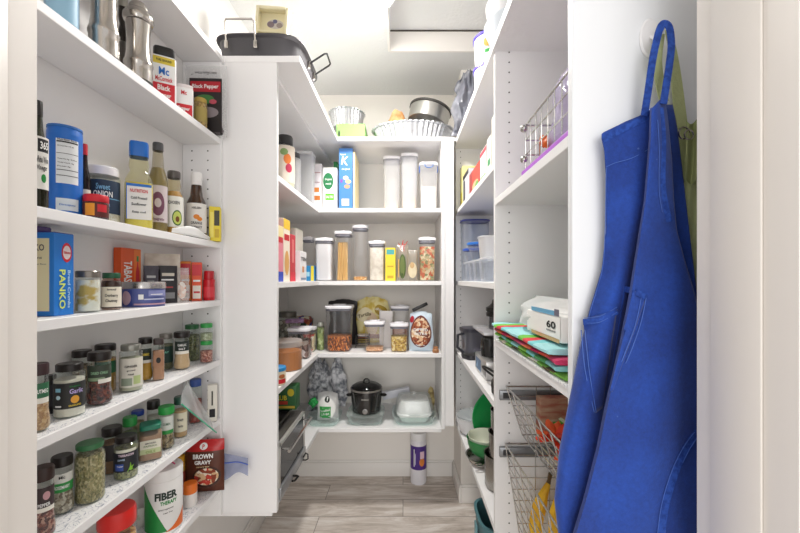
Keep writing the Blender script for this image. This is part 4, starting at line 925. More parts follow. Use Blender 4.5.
t = spine('small white tea box with black letters beside red carton', 300.2, 306.5, 251, z, -.4555, .035, mat('f1f1f3', .5), 'tea_box', txt=(('TEN', .5, .75, .12, .85, INK),), prints=(('rect', .3, .6, .3, .5, mat('d89a6a', .5)), ('rect', .1, .9, .05, .12, mat('8aa0c0', .5))), group=gB)
pop('small clear container standing in the corner behind blue box', 306.5, 12, 236, z, 2.12, cont=None)
carton_px('low blue and yellow box in front of corner container', 304.5, 313.8, 266, z, 2.045, .05, mat('2a8ac4', .5), name='small_box', prints=(('rect', .68, 1, 0, 1, mat('e8d23a', .5)), ('rect', .1, .55, .3, .6, mat('a8d8ec', .5))))
SUG = mat('e9e8ea', .9); 
pop('wide container of white sugar, second shelf from crock pot', 323, 18.5, 237, z, 2.06, cont=SUG, fill=.93)
t = pop('tall container of dry spaghetti', 342.5, 17.5, 230, z, 2.06, cont=None, body=PLAST)
b = B(); rs = random.Random(3)
for k in range(80):
    a, q = rs.random()*6.28, .030*rs.random()**.5
    b.tube([(q*math.cos(a)-.008, q*math.sin(a), .004), (q*math.cos(a+.5)*.9-.006, q*math.sin(a+.5)*.9, .205+.01*rs.random())], .0022, mat('e8bc72', .5), 5)
o = b.obj('spaghetti', t); o['kind'] = 'stuff'
pop('tallest round container, nearly empty with orange bits at base', 359.6, 16.5, 224, z, 2.06, cont=speck(['d8a050', 'c08040', 'e8c890'], 180), fill=.08, n=3)
pop('container of pale rolled flour sticks right of tall round one', 376.6, 17, 240, z, 2.06, cont=blend('d8cfc0', 'efe9dc', 35, bump=.5), fill=.9)
carton_px('bright yellow box with teal square between containers', 385.3, 395.5, 248, z, 2.055, .07, mat('f0d432', .5), name='yellow_box', prints=(('rect', .12, .88, .8, .95, mat('4aa8a8', .5)), ('rect', .2, .8, .42, .46, mat('c8a020', .5)), ('rect', .2, .8, .08, .16, mat('c8a020', .5))))
# bags of dried peppers
t = packet('clear bag of dried red and green peppers standing on back shelf', 402.5, 11.5, 245, z, 2.085, clear('f2ecd8', .25, .2, .4, bump=.5), name='pepper_bag', cat='bag', d=.04, rz=0, seed=6, prints=(('ell', .5, .4, .3, .34, mat('4a5f30', .6)), ('ell', .5, .4, .2, .28, mat('6a7a40', .6)), ('rect', .12, .22, .1, .6, mat('d8b070', .6))))
b = B(); 
for k, (a, l) in enumerate(((-.25, .05), (.05, .065), (.3, .06), (-.05, .045))):
    b.tube([(-.008+.006*k, 0, .165), (-.008+.006*k+l*.5*math.sin(a), .002, .165+l*.5), (-.006+.006*k+l*math.sin(a*1.3), 0, .160+l)], [.0045, .004, .0012], RED if k % 2 else mat('b83a22', .4), 6)
o = b.obj('dried_chilli', t)
packet('clear bag of pale dried slices beside the pepper bag', 412.5, 10.5, 250, z, 2.095, clear('efe6d0', .3, .2, .4, bump=.5), name='snack_bag', cat='bag', d=.04, rz=0, seed=8, prints=(('ell', .5, .34, .42, .25, mat('e0d4b4', .6)), ('ell', .45, .5, .2, .1, mat('c8a878', .6))))
pop('container of three-coloured pasta shells at right end of shelf', 427.5, 17.5, 236.5, z, 2.055, cont=speck(['c8643a', 'b8a87a', 'd8a878', '8a8a5a', 'e0cfa8'], 75, bump=1), fill=.85)

z = LS[2]
t = pop('large square container half full of pretzel sticks', 337.5, 27.5, 303.5, z, 2.045, cont=speck(['8a4018', 'd0742a', '3a1c0c', 'e89448', '5c2c16', 'b86428'], 230, stretch=(1, 1, .45), bump=1), fill=.35)  # near-black cells put the shade of gaps between sticks into the colour
packet('black foil coffee bag behind the pretzel container', 343, 29, 299, z, 2.29, mat('201d1e', .4), name='coffee_bag', cat='bag', d=.05, rz=0, seed=2, irr=.15)
t = packet('big yellow tortilla chip bag at centre of third back shelf', 372.5, 36, 296, z, 2.365, blend('d8bc4c', 'f2e6a8', 12, lo=.45, hi=.55), name='chip_bag', cat='bag', d=.07, rz=0, seed=11, irr=.3,
   prints=(('ell', .3, .62, .22, .16, mat('f0e4c0', .6)), ('ell', .5, .40, .16, .26, mat('e8cfae', .6)), ('ell', .75, .72, .18, .12, mat('b89a30', .6)), ('rect', .05, .95, .1, .2, mat('a86a50', .6))), txt=(('Tortilla', .3, .62, .08, .35, mat('6a5a30', .6), .2), ('chips', .72, .72, .08, .25, WHT, -.2)))
# wire rack with plates
t = thing('wire_rack', 'small black wire rack between pretzels and containers', 'wire rack', (XP(362, 2.18), 2.185, z+.0006))
b = B()
for k in range(5):
    zz = .012+.013*k
    b.tube([(-.036, 0, zz), (.034, 0, zz), (.034, .10, zz), (-.036, .10, zz)], .0015, BLACK, 6, closed=True)
for xx in (-.036, .034):
    for yy in (0, .1): b.tube([(xx, yy, 0), (xx, yy, .07)], .002, BLACK, 6)
b.obj('wire_frame', t)
b = B(); b.lathe([(0, .062), (.03, .062), (.034, .07)], mat('e8dcd8', .5), 24, cy=.05); b.obj('tray', t)
pop('low container with white pop lid and a little orange content', 374, 21, 319, z, 2.045, cont=speck(['e0a878', 'c88858', 'f0c8a0'], 150), fill=.14)
pop('low container of pale golden nuts with white pop lid', 399, 19, 321, z, 2.045, cont=speck(['e0c060', 'c8a040', 'f0dca0', 'a87a2a'], 130, bump=1), fill=.6)
pop('taller clear container of orange crackers behind nut container', 400, 19, 304, z, 2.21, cont=speck(['c88050', 'b06a40'], 90), fill=.5)
pop('small container with crackers between two low white-lidded containers', 386.5, 7, 316, z, 2.23, cont=speck(['e8a860', 'd89048'], 90), fill=.5, button=False)
packet('white paper packet standing behind the low containers', 386, 13, 311, z, 2.195, mat('ece8e6', .6), name='paper_packet', d=.012, rz=0, seed=3)
t = packet('pale blue granola bag with round picture of brown clusters', 421, 24, 311, z, 2.085, mat('c8d8e4', .45), name='granola_bag', cat='bag', d=.045, rz=-.1, seed=14, irr=.18, prints=(('ell', .5, .5, .44, .40, mat('6a2a20', .6)), ('ell', .5, .5, .39, .35, speck(['e0b890', 'a85a38', 'f0dcc0', '7a3a24'], 70)), ('ell', .1, .83, .1, .09, mat('a82030', .5))), txt=(('DIPPED', .5, .55, .07, .6, WHT), ('BITES', .5, .45, .06, .5, WHT)))
b = B(); b.box(-.045, .045, -.006, .008, -.009, .009, BLACK, .003); o = b.obj('bag_clip', loc=(XP(420, 2.085), 2.085, ZP(307, 2.085)), rot=(0, -.45, 0))
tag(o, 'black clip closing the top of granola bag', 'clip')
t = thing('wooden_stopper', 'tiny round brown wooden lid at right end of third shelf', 'wooden stopper', (XP(435.6, 2.05), 2.045, z+.0006), 0)  # round brown stopper lying on the shelf, no mill
b = B(); b.lathe([(0, 0), (.016, 0), (.0185, .006), (.0185, .014), (.012, .022), (.014, .03), (0, .034)], mat('a8744a', .5), 24, caps=False); b.obj('stopper', t)

# left corner, third shelf
t = jar('wide glass canister of orange-brown powder with clear lid', 286, 33, 338, z, Y=1.675, cont=mat('c8823e', .85), fill=.78, lid=clear('e8e0d8', .35, .1), lidh=.2, lidr=1.02, shape='straight', name='glass_canister', cat='canister', body=clear('f4efe8', .08), ribs=False)
jar('can with bright blue lid and red and cream label near end panel', 277, 18, 365, z, x=-.475, body=mat('e0d4b8', .5), lid=mat('2f8fd0', .35), lidh=.22, lidr=1.02, shape='straight', name='can', cat='can', lab=(.05, .75), labm=mat('e8dcc0', .5), prints=(('rect', -.6, 1.2, .1, .35, RED), ('ell', .6, .5, .4, .12, mat('b86a3a', .5))))
pop('clear box with white lid of red and cream packets in shelf corner', 307.5, 13.5, 325, z, 2.04, cont=speck(['e8d8b0', 'c8483a', 'a89a80', 'f0ead8'], 40), fill=.8, group='white-lidded boxes on the corner shelf', button=False)
pop('wide clear box with white lid behind orange powder canister', 297.5, 23, 325, z, 1.86, cont=speck(['5a3a34', 'a89a90', 'd8ccc8', '8a6a60'], 40), fill=.65, group='white-lidded boxes on the corner shelf', button=False)
b = B(); pillow(b, .09, .022, .07, clear('ead8ea', .5, hazecol='c8a8cc', bump=.4), seed=21, wr=.3); o = b.obj('folded_bag', loc=(-.55, 1.93, ZP(325, 1.86)+.002), rz=.4)
tag(o, 'pale lilac folded bag on white-lidded box in shelf corner', 'plastic bag')
def goods_basket(label, px, Y, yt, z, m):
    pass
t = jar('round glass jar packed with dark coloured packets in far corner', 303, 21, 313, z, Y=2.29, cont=speck(['2a4a3a', 'c86a2a', '2a3a8a', 'a83a30', 'e0d8c0'], 38), fill=1.1, lid=None, shape='straight', name='glass_jar', cat='jar')
t = jar('green-tinted glass jar of olive slices beside pretzel container', 320.5, 7.5, 322, z, Y=2.12, cont=speck(['a8b07a', '7a8450', 'd8d8b0'], 60), fill=.95, lid=mat('b8bab0', .3, .5), shape='straight', name='glass_jar', cat='jar', body=clear('e8f2e0', .08))
t = jar('dark brown jar at the back of corner shelf near end panel', 288, 20, 311, z, Y=2.12, cont=speck(['7a7468', '5a564c', 'b8b4a8'], 60), fill=.9, lid=mat('6a6860', .3, .5), shape='straight', name='glass_jar', cat='jar')

# ------------------------------------------------------------------ bottom shelf
z = LS[3]
# toaster oven
t = thing('toaster_oven', 'silver toaster oven on the low corner shelf with bar handle', 'toaster oven', (-.556, 1.50, z+.0026))
GR = mat('8a8782', .35, .7); W2, D2, HH = .125, .172, .215
b = B(); b.box(-W2, W2-.012, -D2, D2, .014, .026, GR, .002); b.box(-W2, W2-.012, -D2, D2, HH-.012, HH, mat('6f6c69', .35, .7), .003); b.box(-W2, -W2+.01, -D2, D2, .026, HH-.012, GR); b.box(-W2+.01, W2-.012, -D2, -D2+.006, .026, HH-.012, GR); b.box(-W2+.01, W2-.012, D2-.006, D2, .026, HH-.012, GR); b.obj('housing', t)
b = B(); b.box(W2-.011, W2+.004, -D2, D2, .014, .058, mat('a9acb0', .3, .7), .003); b.box(W2-.011, W2, D2-.014, D2, .058, HH, mat('d2d0cc', .3, .6), .002); b.box(W2-.011, W2, -D2, -D2+.014, .058, HH, mat('d2d0cc', .3, .6), .002); b.box(W2-.011, W2, -D2, D2, HH-.016, HH, mat('d2d0cc', .3, .6), .002); b.obj('front_frame', t)
b = B(); b.box(W2-.006, W2-.003, -D2+.015, D2-.015, .062, HH-.017, clear('6a6560', .0)); b.obj('glass_door', t)
b = B(); b.tube([(W2+.03, -D2+.01, HH-.03), (W2+.03, D2-.012, HH-.03)], .006, CHROME, 10)
for yy in (-D2+.03, D2-.03): b.tube([(W2, yy, HH-.03), (W2+.03, yy, HH-.03)], .004, CHROME, 8)
b.obj('bar_handle', t)
b = B()
for zz in (.085, .135):
    for k in range(16): b.tube([(-W2+.012, -D2+.01+.0215*k, zz), (W2-.013, -D2+.01+.0215*k, zz)], .0014, CHROME, 5)
    b.tube([(W2-.014, -D2+.008, zz), (W2-.014, D2-.008, zz)], .0018, CHROME, 6)
b.obj('wire_rack', t)
for yy in (-D2+.03, D2-.03):
    for xx in (-W2+.02, W2-.03):
        b = B(); b.lathe([(0, 0), (.009, 0), (.011, .0138), (0, .0138)], BLACK, 12, cx=xx, cy=yy, caps=False); b.obj('foot', t)
b = B(); b.tube([(W2+.004, .12, .03), (W2+.014, .13, .045), (W2+.018, .15, .03), (W2+.016, .16, -.002+.008), (W2+.009, .15, .005), (W2+.005, .12, .02)], .003, BLACK, 6, closed=False)
b.tube([(W2+.004, -.03, .03), (W2+.014, -.01, .02), (W2+.016, 0.01, .010), (W2+.010, -.02, .007), (W2+.006, -.04, .015)], .004, BLACK, 6); b.obj('power_cord', t)
t = thing('baking_tray', 'dark deep baking tray lying on the toaster oven', 'baking tray', (-.575, 1.535, z+.0026+HH+.0006))
b = B(); b.lathe([(0, 0), (.9, 0), (1, .026), (1.05, .027), (1.05, .030), (.98, .029), (.88, .004), (0, .004)], mat('2e2c2b', .4, .3), 48, n=6, caps=False)
for v in b.bm.verts: v.co.x *= .105; v.co.y *= .13
b.obj('tray_body', t)
t = thing('tea_box', 'green food box with red and yellow print on baking tray', 'box', (-.536, 1.615, z+HH+.0335), .0)
Wb, Hb = .235, .098
b = B(); b.box(-.09, .09, -.03, .03, 0, Hb, mat('1f5a2a', .5), .001); b.obj('carton', t)
shapes(t, [('rect', .01, .085, .006, .016, mat('c8a83a', .5)), ('rect', .00, .055, .022, .036, mat('b83a2a', .5)), ('ell', .068, .072, .014, .016, mat('c8b42a', .5))], on_front(-.0305), 'printed_panel')
lettering(t, [('CLUB', .022, .050, .020, .06, mat('e8d03a', .5))], on_front(-.031))
# bags in the corner
t = packet('crumpled silver-grey foil bag standing in low shelf corner', 320, 26, 354, z, 2.30, blend('70747c', 'e8e9ee', 34, .3, bump=.7), name='foil_bag', cat='bag', d=.07, rz=.1, seed=31, wr=.3, irr=1.0)
t = packet('second silver and white plastic bag between foil bag and slow cooker', 337.5, 18, 354, z, 2.375, blend('80848e', 'f4f4f8', 30, .35, bump=.7), name='foil_bag', cat='bag', d=.045, rz=-.05, seed=37, wr=.2, irr=.8)
t = thing('glass_dish', 'shallow clear glass dish under the green-labelled bag', 'glass dish', (XP(325, 2.12), 2.12, z+.0006))
b = B(); b.lathe([(0, 0), (.85, 0), (.95, .012), (1, .035), (1.04, .036), (1.04, .039), (.97, .038), (.9, .0055), (0, .005)], clear('f0f8f6', .15), 48, n=4, caps=False)
for v in b.bm.verts: v.co.x *= .088; v.co.y *= .09
b.obj('dish_body', t)
t = packet('white plastic bag with round green label on shallow dish', 328, 23, 391, z+.0068, 2.115, clear('f4f4f0', .8, .3, .4, bump=.5), name='coconut_bag', cat='bag', d=.07, rz=-.1, seed=17, wr=.1, irr=.22,
  prints=(('ell', .5, .48, .42, .38, mat('f4f4f0', .5)), ('rect', .2, .72, .15, .55, mat('2fa84a', .5)), ('ell', .55, .78, .12, .1, mat('1d2a24', .5))), txt=(('Shredded', .46, .42, .09, .45, WHT, .2), ('Coconut', .46, .3, .08, .4, WHT, .2)))
b = B(); pillow(b, .05, .048, .025, mat('1f9a48', .5), seed=5, wr=.4, irr=.6); b.obj('green_tie', t, loc=(-.062, -.02, .088), rot=(0, -.7, .2))
# crock pot on glass dish
t = thing('glass_dish', 'clear rectangular glass baking dish under the crock pot', 'glass dish', (XP(366, 2.145), 2.145, z+.0006))
b = B(); b.lathe([(0, 0), (.86, 0), (.95, .01), (1, .045), (1.06, .046), (1.06, .050), (.97, .048), (.91, .0055), (0, .005)], clear('f2f8f6', .15), 48, n=5, caps=False)
for v in b.bm.verts: v.co.x *= .098; v.co.y *= .098
b.obj('dish_body', t)
b = B(); b.lathe([(0, .0508), (1.02, .0508), (1.02, .054), (0, .054)], clear('f2f8f6', .2), 48, n=5, caps=False)
for v in b.bm.verts: v.co.x *= .1; v.co.y *= .1
b.obj('flat_cover', t)
t = thing('slow_cooker', 'small black slow cooker with glass lid on covered glass dish', 'slow cooker', (XP(366.5, 2.13), 2.13, z+.0555))
bk = mat('1a1817', .25, coat=.6)
b = B(); b.lathe([(0, 0), (.070, 0), (.078, .008), (.088, .105), (.087, .122)], bk, 48, caps=False); b.obj('cooker_body', t)
b = B(); b.lathe([(.087, .122), (.0905, .124), (.0905, .131), (.084, .132), (.084, .120)], mat('8f8a84', .3, .4), 48, caps=False); b.obj('crock_rim', t)
b = B(); b.lathe([(.086, .1325), (.083, .140), (.065, .152), (.035, .161), (0, .163)], clear('3a3634', .0, .05), 48, caps=False); b.obj('glass_lid', t)
b = B(); b.tube([(-.016, 0, .158), (-.014, 0, .172), (-.006, 0, .179), (.006, 0, .179), (.014, 0, .172), (.016, 0, .158)], .0045, BLACK, 8); b.obj('lid_knob', t)
for sg in (-1, 1):
    b = B(); b.ball((sg*.096, 0, .09), .014, BLACK, (1.3, 1.3, .6)); b.obj('side_handle', t)
b = B(); b.lathe([(0, 0), (.014, 0), (.0145, .006), (0, .008)], mat('8c8a88', .3, .6), 20, caps=False); b.xf(Matrix.Translation((0, -.081, .024)) @ Matrix.Rotation(PI/2, 4, 'X')); b.box(-.001, .001, -.0915, -.0895, .026, .036, BLACK); b.obj('dial', t)
lettering(t, [('CROCK-POT', 0, .088, .007, .04, mat('c8c4bc', .4))], lambda u, v: (.0885*math.sin(u/.0875), -.0885*math.cos(u/.0875), v))
# covered dishes
t = thing('glass_dish', 'large clear glass baking dish at right end of low shelf', 'glass dish', (XP(414, 2.155), 2.155, z+.0006))
b = B(); b.lathe([(0, 0), (.86, 0), (.94, .01), (1, .042), (1.07, .044), (1.07, .048), (.97, .046), (.90, .0055), (0, .005)], clear('f0f8f6', .14), 56, n=5, caps=False)
for v in b.bm.verts: v.co.x *= .116; v.co.y *= .112
b.obj('dish_body', t)
t = thing('casserole_dish', 'white rectangular casserole upside down in clear glass dish', 'casserole', (XP(414, 2.155), 2.155, z+.0072))
b = B(); b.lathe([(.80, 0), (.92, .030), (1.02, .034), (1.02, .044), (.97, .048), (.93, .085), (.82, .112), (0, .118)], mat('f1f0ee', .3), 56, n=4, caps=False)
for v in b.bm.verts: v.co.x *= .096; v.co.y *= .090
b.obj('dish_body', t)
b = B(); b.box(-.03, .03, -.0965, -.0915, .046, .051, mat('e4e4e2', .4), .002); b.obj('grip', t)
t = thing('food_cover', 'domed clear glass cover over white casserole', 'cover', (XP(414, 2.155), 2.155, z+.0520))
b = B(); b.lathe([(1.03, 0), (1.03, .004), (.99, .045), (.88, .078), (0, .084)], clear('f6fafa', .18, .1), 56, n=4, caps=False)
for v in b.bm.verts: v.co.x *= .103; v.co.y *= .097
b.obj('cover', t); b = B(); b.lathe([(.006, .0845), (.012, .096), (.010, .102), (0, .103)], clear('f6fafa', .35), 16, caps=False); b.obj('knob', t)
t = thing('wrap_box', 'long pale plastic wrap box leaning behind crock pot', 'box', (XP(398, 2.33), 2.33, z+.045), 0, None, (0, -.2, 0))
b = B(); b.box(-.085, .085, -.02, .02, 0.03, .075, mat('dcdde6', .4), .002); b.obj('carton', t)
t = thing('storage_container', 'clear low container standing behind the crock pot', 'container', (XP(386, 2.33), 2.345, z+.0006))
b = B(); b.lathe([(0, 0), (.06, 0), (.068, .055), (.071, .056)], PLAST, 40, n=5, caps=False); b.obj('container_body', t)
t = packet('small yellow-brown paper bag of herbs behind glass-covered casserole', 431, 7, 386, z, 2.30, blend('8a7444', 'd8c48a', 40), name='herb_packet', d=.02, rz=-.3, seed=4, wr=.3, irr=.5)
# cleaning canister on the floor
t = jar('white paper wipes canister with purple label on the floor', 418.5, 16, 429, 0.0, Y=2.365, body=mat('eceaf0', .4), lid=mat('f2f2f4', .35), lidh=.14, lidr=.97, lab=(.30, .76), labm=mat('4a2a84', .45), arc=190, shape='straight', name='wipes_canister', cat='canister',
  prints=(('ell', .45, .45, .35, .08, mat('e0843a', .5)), ('rect', .2, .75, .52, .66, mat('e8c8d8', .5)), ('rect', -.62, -.50, .36, .70, WHT), ('rect', -.42, -.34, .40, .62, mat('d8d0f0', .5))))
# ------------------------------------------------------------------ right far bay
z = LS[0]; gR = 'boxes on the upper right shelf'
spine('pale yellow box at far end of upper right shelf', 460.2, 462.4, 166, z, .318, .12, mat('ece4a0', .5), 'food_box', 1, prints=(('rect', .1, .9, .1, .4, mat('d8c84a', .5)),), group=gR)
spine('black-topped grey box beside the pale yellow box', 463, 468.5, 168, z, .316, .12, mat('d8d8dc', .5), 'food_box', 1, prints=(('rect', 0, 1, .85, 1, mat('2c2a2e', .5)), ('rect', .1, .4, .1, .8, mat('4a4a50', .5))), flap=BLACK, group=gR)
spine('red box with dark side and green leaf print', 469.5, 479.5, 160, z, .314, .09, mat('d8442e', .5), 'food_box', 1, prints=(('rect', 0, .3, 0, 1, mat('a83028', .5)), ('ell', .6, .3, .3, .16, mat('e8b88a', .5)), ('ell', .75, .25, .15, .12, mat('6ab04a', .5))), flap=mat('4a6ab0', .5), side=((('rect', .1, .9, .1, .5, mat('e8a070', .5)), ('ell', .5, .35, .25, .15, mat('6ab04a', .5))), ()), group=gR)
spine('white box with red top band beside the red box', 480, 486.3, 144, z, .312, .10, mat('eeebe8', .5), 'food_box', 1, prints=(('rect', 0, 1, .84, .97, mat('d83a4a', .5)), ('rect', .1, .9, .1, .2, mat('7ab05a', .5))), group=gR)
spine('white box with green block, nearest the divider panel', 487, 491, 134, z, .312, .10, mat('e9e9e2', .5), 'food_box', 1, prints=(('rect', .2, .8, .25, .42, mat('3a9a5a', .5)),), group=gR)
spine('tall cream box against the divider panel', 491.5, 495.5, 112, z, .312, .10, mat('e6e2d6', .5), 'food_box', 1, group=gR)

z = LS[1]
CL = clear('eef2f8', .16, .1)
def tubc(label, x, Y, r, h, z, lidm=None, group=None, n=4, name='storage_container', taper=.85, body=CL, cont=None, lidh=.008):
    t = thing(name, label, 'container', (x, Y, z+.0006), 0, group)
    b = B(); b.lathe([(0, 0), (r*taper*.95, 0), (r*taper, .004), (r*.98, h-.002), (r, h)], body, 40, n=n, caps=False); b.obj('container_body', t)
    if cont:
        b = B(); b.lathe([(0, .003), (r*taper*.93, .003), (r*.9, h*.8), (0, h*.8)], cont, 30, n=n, caps=False); b.obj('contents', t)
    if lidm:
        b = B(); b.lathe([(r*1.0, h), (r*1.05, h+.001), (r*1.05, h+lidh*.8), (r*.98, h+lidh), (0, h+lidh)], lidm, 40, n=n, caps=False); b.obj('lid', t)
    return t
gc = 'clear food containers on the second right shelf'
for k, (xx, yy, r_) in enumerate(((.362, 1.905, .056), (.362, 1.775, .056), (.36, 1.645, .056), (.362, 1.51, .058))):
    tubc(('farthest low clear container in the bottom row', 'second low clear container from the far end', 'third low clear container under blue-lidded bowl', 'nearest low clear container beside divider panel')[k], xx, yy, r_, .085, z, clear('f2f4f6', .3), gc)
tubc('clear bowl with blue lid at far end, stacked on low container', .358, 1.905, .056, .055, z+.0945, mat('2a56b8', .4), gc, n=2, taper=.6, lidh=.012)
tubc('clear bowl with bright blue lid stacked beside white container', .356, 1.765, .056, .072, z+.0945, mat('2f72c8', .4), gc, n=2, taper=.62, lidh=.012)
tubc('white square container stacked above nearest clear container', .375, 1.60, .055, .09, z+.0945, mat('f2f2f2', .4), gc, body=mat('f1f1f3', .4), lidh=.004)
tubc('big clear square bin at far end of second right shelf with dark blue lid', .385, 2.045, .072, .315, z, mat('2c3a8a', .4), gc, taper=.9)

z = LS[2]
# blender jar
t = thing('blender_jar', 'dark clear blender jar at far end of appliance shelf', 'blender jar', (.352, 1.90, z+.0006), .3)
b = B(); b.lathe([(0, 0), (.05, 0), (.053, .012), (.052, .02)], mat('2a2a30', .4), 36, n=4, caps=False); b.obj('base', t)
b = B(); b.lathe([(.05, .0205), (.056, .13), (.058, .135)], clear('8a8a9a', .12), 36, n=4, caps=False); b.obj('jar_body', t)
b = B(); b.lathe([(.059, .1355), (.061, .14), (.061, .152), (.05, .156), (0, .156)], mat('3a3a44', .4), 36, n=4, caps=False); b.obj('lid', t)
b = B(); b.tube([(-.056, 0, .125), (-.085, 0, .12), (-.088, 0, .06), (-.055, 0, .03)], .007, mat('2c2c34', .4), 8); b.obj('handle', t)
# coffee machine
t = thing('coffee_machine', 'silver and black appliance with flat tray top beside blender jar', 'appliance', (.405, 1.58, z+.0006))
b = B(); b.box(-.085, .10, -.11, .11, 0, .075, mat('c2c1bf', .3, .7), .006); b.obj('base', t)
b = B(); b.box(0, .10, -.11, .11, .0755, .175, mat('1e1e20', .3), .005); b.obj('column', t)
b = B(); b.box(-.095, .10, -.12, .12, .1755, .19, mat('c9c8cc', .25, .5), .005); b.obj('tray_top', t)
b = B(); b.lathe([(0, .076), (.036, .076), (.042, .11), (.036, .15), (.03, .155)], clear('5a5650', .05), 28, cx=-.043, caps=False); b.obj('carafe', t)
shapes(t, [('rect', -.09, .02, .012, .06, mat('4a7098', .4)), ('poly', [(-.08, .02), (-.03, .055), (-.05, .02)], mat('8ab0d0', .4))], on_left(-.0855), 'printed_panel')
t = thing('mini_processor', 'black lidded gadget standing on top of silver appliance', 'food processor', (.385, 1.56, z+.191+.0006))
b = B(); b.lathe([(0, 0), (.03, 0), (.034, .006), (.03, .05)], clear('9a98a0', .1), 30, caps=False); b.obj('cup', t)
b = B(); b.lathe([(.031, .0505), (.042, .052), (.044, .066), (.038, .07), (.044, .074), (.044, .088), (.034, .092), (.02, .105), (.018, .12), (0, .122)], mat('2a2826', .35), 30, caps=False); b.obj('lid', t)
t = thing('waffle_maker', 'round black waffle maker with looped cord at shelf edge', 'waffle maker', (.352, 1.30, z+.0006))
b = B(); b.lathe([(0, 0), (.04, 0), (.048, .006), (.049, .022), (.046, .024)], mat('2b2826', .4), 36, caps=False); b.obj('base', t)
b = B(); b.lathe([(.046, .0245), (.05, .027), (.05, .045), (.042, .055), (0, .058)], mat('35322f', .35), 36, caps=False); b.obj('lid', t)
b = B(); pts = [(-.01, .05, .035)]
for k in range(15):
    a = -.9+k/14*4.2; pts.append((-.01+.036*math.cos(a+PI/2+.6), .088+.080*math.sin(a), .030+.028*math.sin(k/14*PI)))
b.tube(pts, .0045, BLACK, 8); b.obj('power_cord', t)

z = LS[3]
def bowl(label, x, Y, zz, r, h, m, name='mixing_bowl', t_=.003, rim=None, group=None, cat='bowl', foot=.5):
    t = thing(name, label, cat, (x, Y, zz+.0006), 0, group)
    pr = [(0, 0), (r*foot, 0)]+[(r*(foot+(1-foot)*math.sin(a)), h*(1-math.cos(a))) for a in [PI/2*k/8 for k in range(1, 9)]]
    inn = [(max(0, p[0]-t_), p[1]+t_) for p in pr[::-1][1:]]
    b = B(); b.lathe(pr+[(r*1.03, h), (r*1.03, h+t_)]+inn[:-1]+[(0, t_)], m, 44, caps=False); b.obj('bowl_body', t)
    return t
gbw = 'bowls and pans on the lowest right shelf'
bowl('white round casserole bowl at far end of lowest right shelf', .362, 1.955, z, .085, .088, mat('e9e9ec', .3), group=gbw)
t = thing('glass_cover', 'round clear glass lid resting on the white bowl', 'lid', (.362, 1.955, z+.0925), 0)
b = B(); b.lathe([(.088, .001), (.090, .004), (.075, .014), (.042, .022), (0, .025)], clear('e8f0f0', .25, .05), 44, caps=False); b.obj('cover', t)
b = B(); b.lathe([(.006, .026), (.014, .034), (.012, .04), (0, .041)], clear('e8f0f0', .4), 16, caps=False); b.obj('knob', t)
GB = mat('2f8a4a', .3)
bowl('green-outside white-inside mixing bowl beside steel pan', .365, 1.658, z+.030, .084, .070, GB, group=gbw)
t = bowl('cream inner bowl nested inside the green mixing bowl', .365, 1.658, z+.046, .079, .064, mat('e6ead8', .3), group=gbw)
t = thing('frying_pan', 'steel frying pan under the green bowl with loop handle', 'pan', (.368, 1.655, z+.0006))
b = B(); b.lathe([(0, 0), (.076, 0), (.082, .006), (.091, .028), (.095, .029), (.088, .027), (.078, .008), (0, .004)], STEEL, 44, caps=False); b.obj('pan_body', t)
b = B(); b.tube([(-.05, -.072, .026), (-.072, -.085, .028), (-.065, -.098, .028), (-.045, -.095, .028), (-.035, -.083, .026)], .004, STEEL, 8); b.obj('handle', t)
gp2 = 'stacked steel saucepans by the divider'
zz = z
for k, (r_, h_, lb) in enumerate(((.072, .125, 'large steel saucepan by the divider, bottom of stack'), (.062, .09, 'steel saucepan with dark inside, middle of stack'), (.055, .08, 'top saucepan of the steel stack by divider'))):
    t = thing('saucepan', lb, 'saucepan', (.385, 1.455-.03*(k > 0), zz+.0006), 0, gp2)
    b = B(); b.lathe([(0, 0), (r_*.9, 0), (r_*.98, .008), (r_, h_), (r_*1.04, h_+.002), (r_*.97, h_), (r_*.94, .01), (0, .005)], mat('9a9690', .25, .9), 40, caps=False); b.obj('pan_body', t)
    b = B(); b.tube([(-r_*.6, -r_*.8, h_-.015), (-r_*.75, -r_*1.2, h_-.008), (-r_*.2, -r_*1.25, h_-.008), (-r_*.15, -r_*.98, h_-.015)], .0035, STEEL, 8); b.obj('handle', t)
    zz += h_+.004
t = thing('green_plate', 'large green plastic plate standing upright behind the bowls', 'plate', (.468, 1.775, z+.151), 0, None, (math.radians(90), 0, 0))
b = B(); b.lathe([(0, 0), (.11, 0), (.144, .016), (.148, .018), (.145, .021), (.108, .004), (0, .004)], mat('1f9a50', .35), 48, caps=False); b.obj('plate_body', t)
# bin on the floor
t = thing('waste_bin', 'teal plastic bin on the floor under right shelving', 'bin', (.395, 1.48, .0006))
b = B(); tm = mat('4a7880', .45)
b.lathe([(0, 0), (.085, 0), (.09, .004), (.105, .335), (.11, .337), (.11, .347), (.100, .346), (.088, .01), (0, .008)], tm, 48, n=4, caps=False); b.obj('bin_body', t)
b = B(); b.box(-.114, -.1075, -.022, .022, .21, .31, mat('6a98a0', .4), .004); b.obj('handle', t)

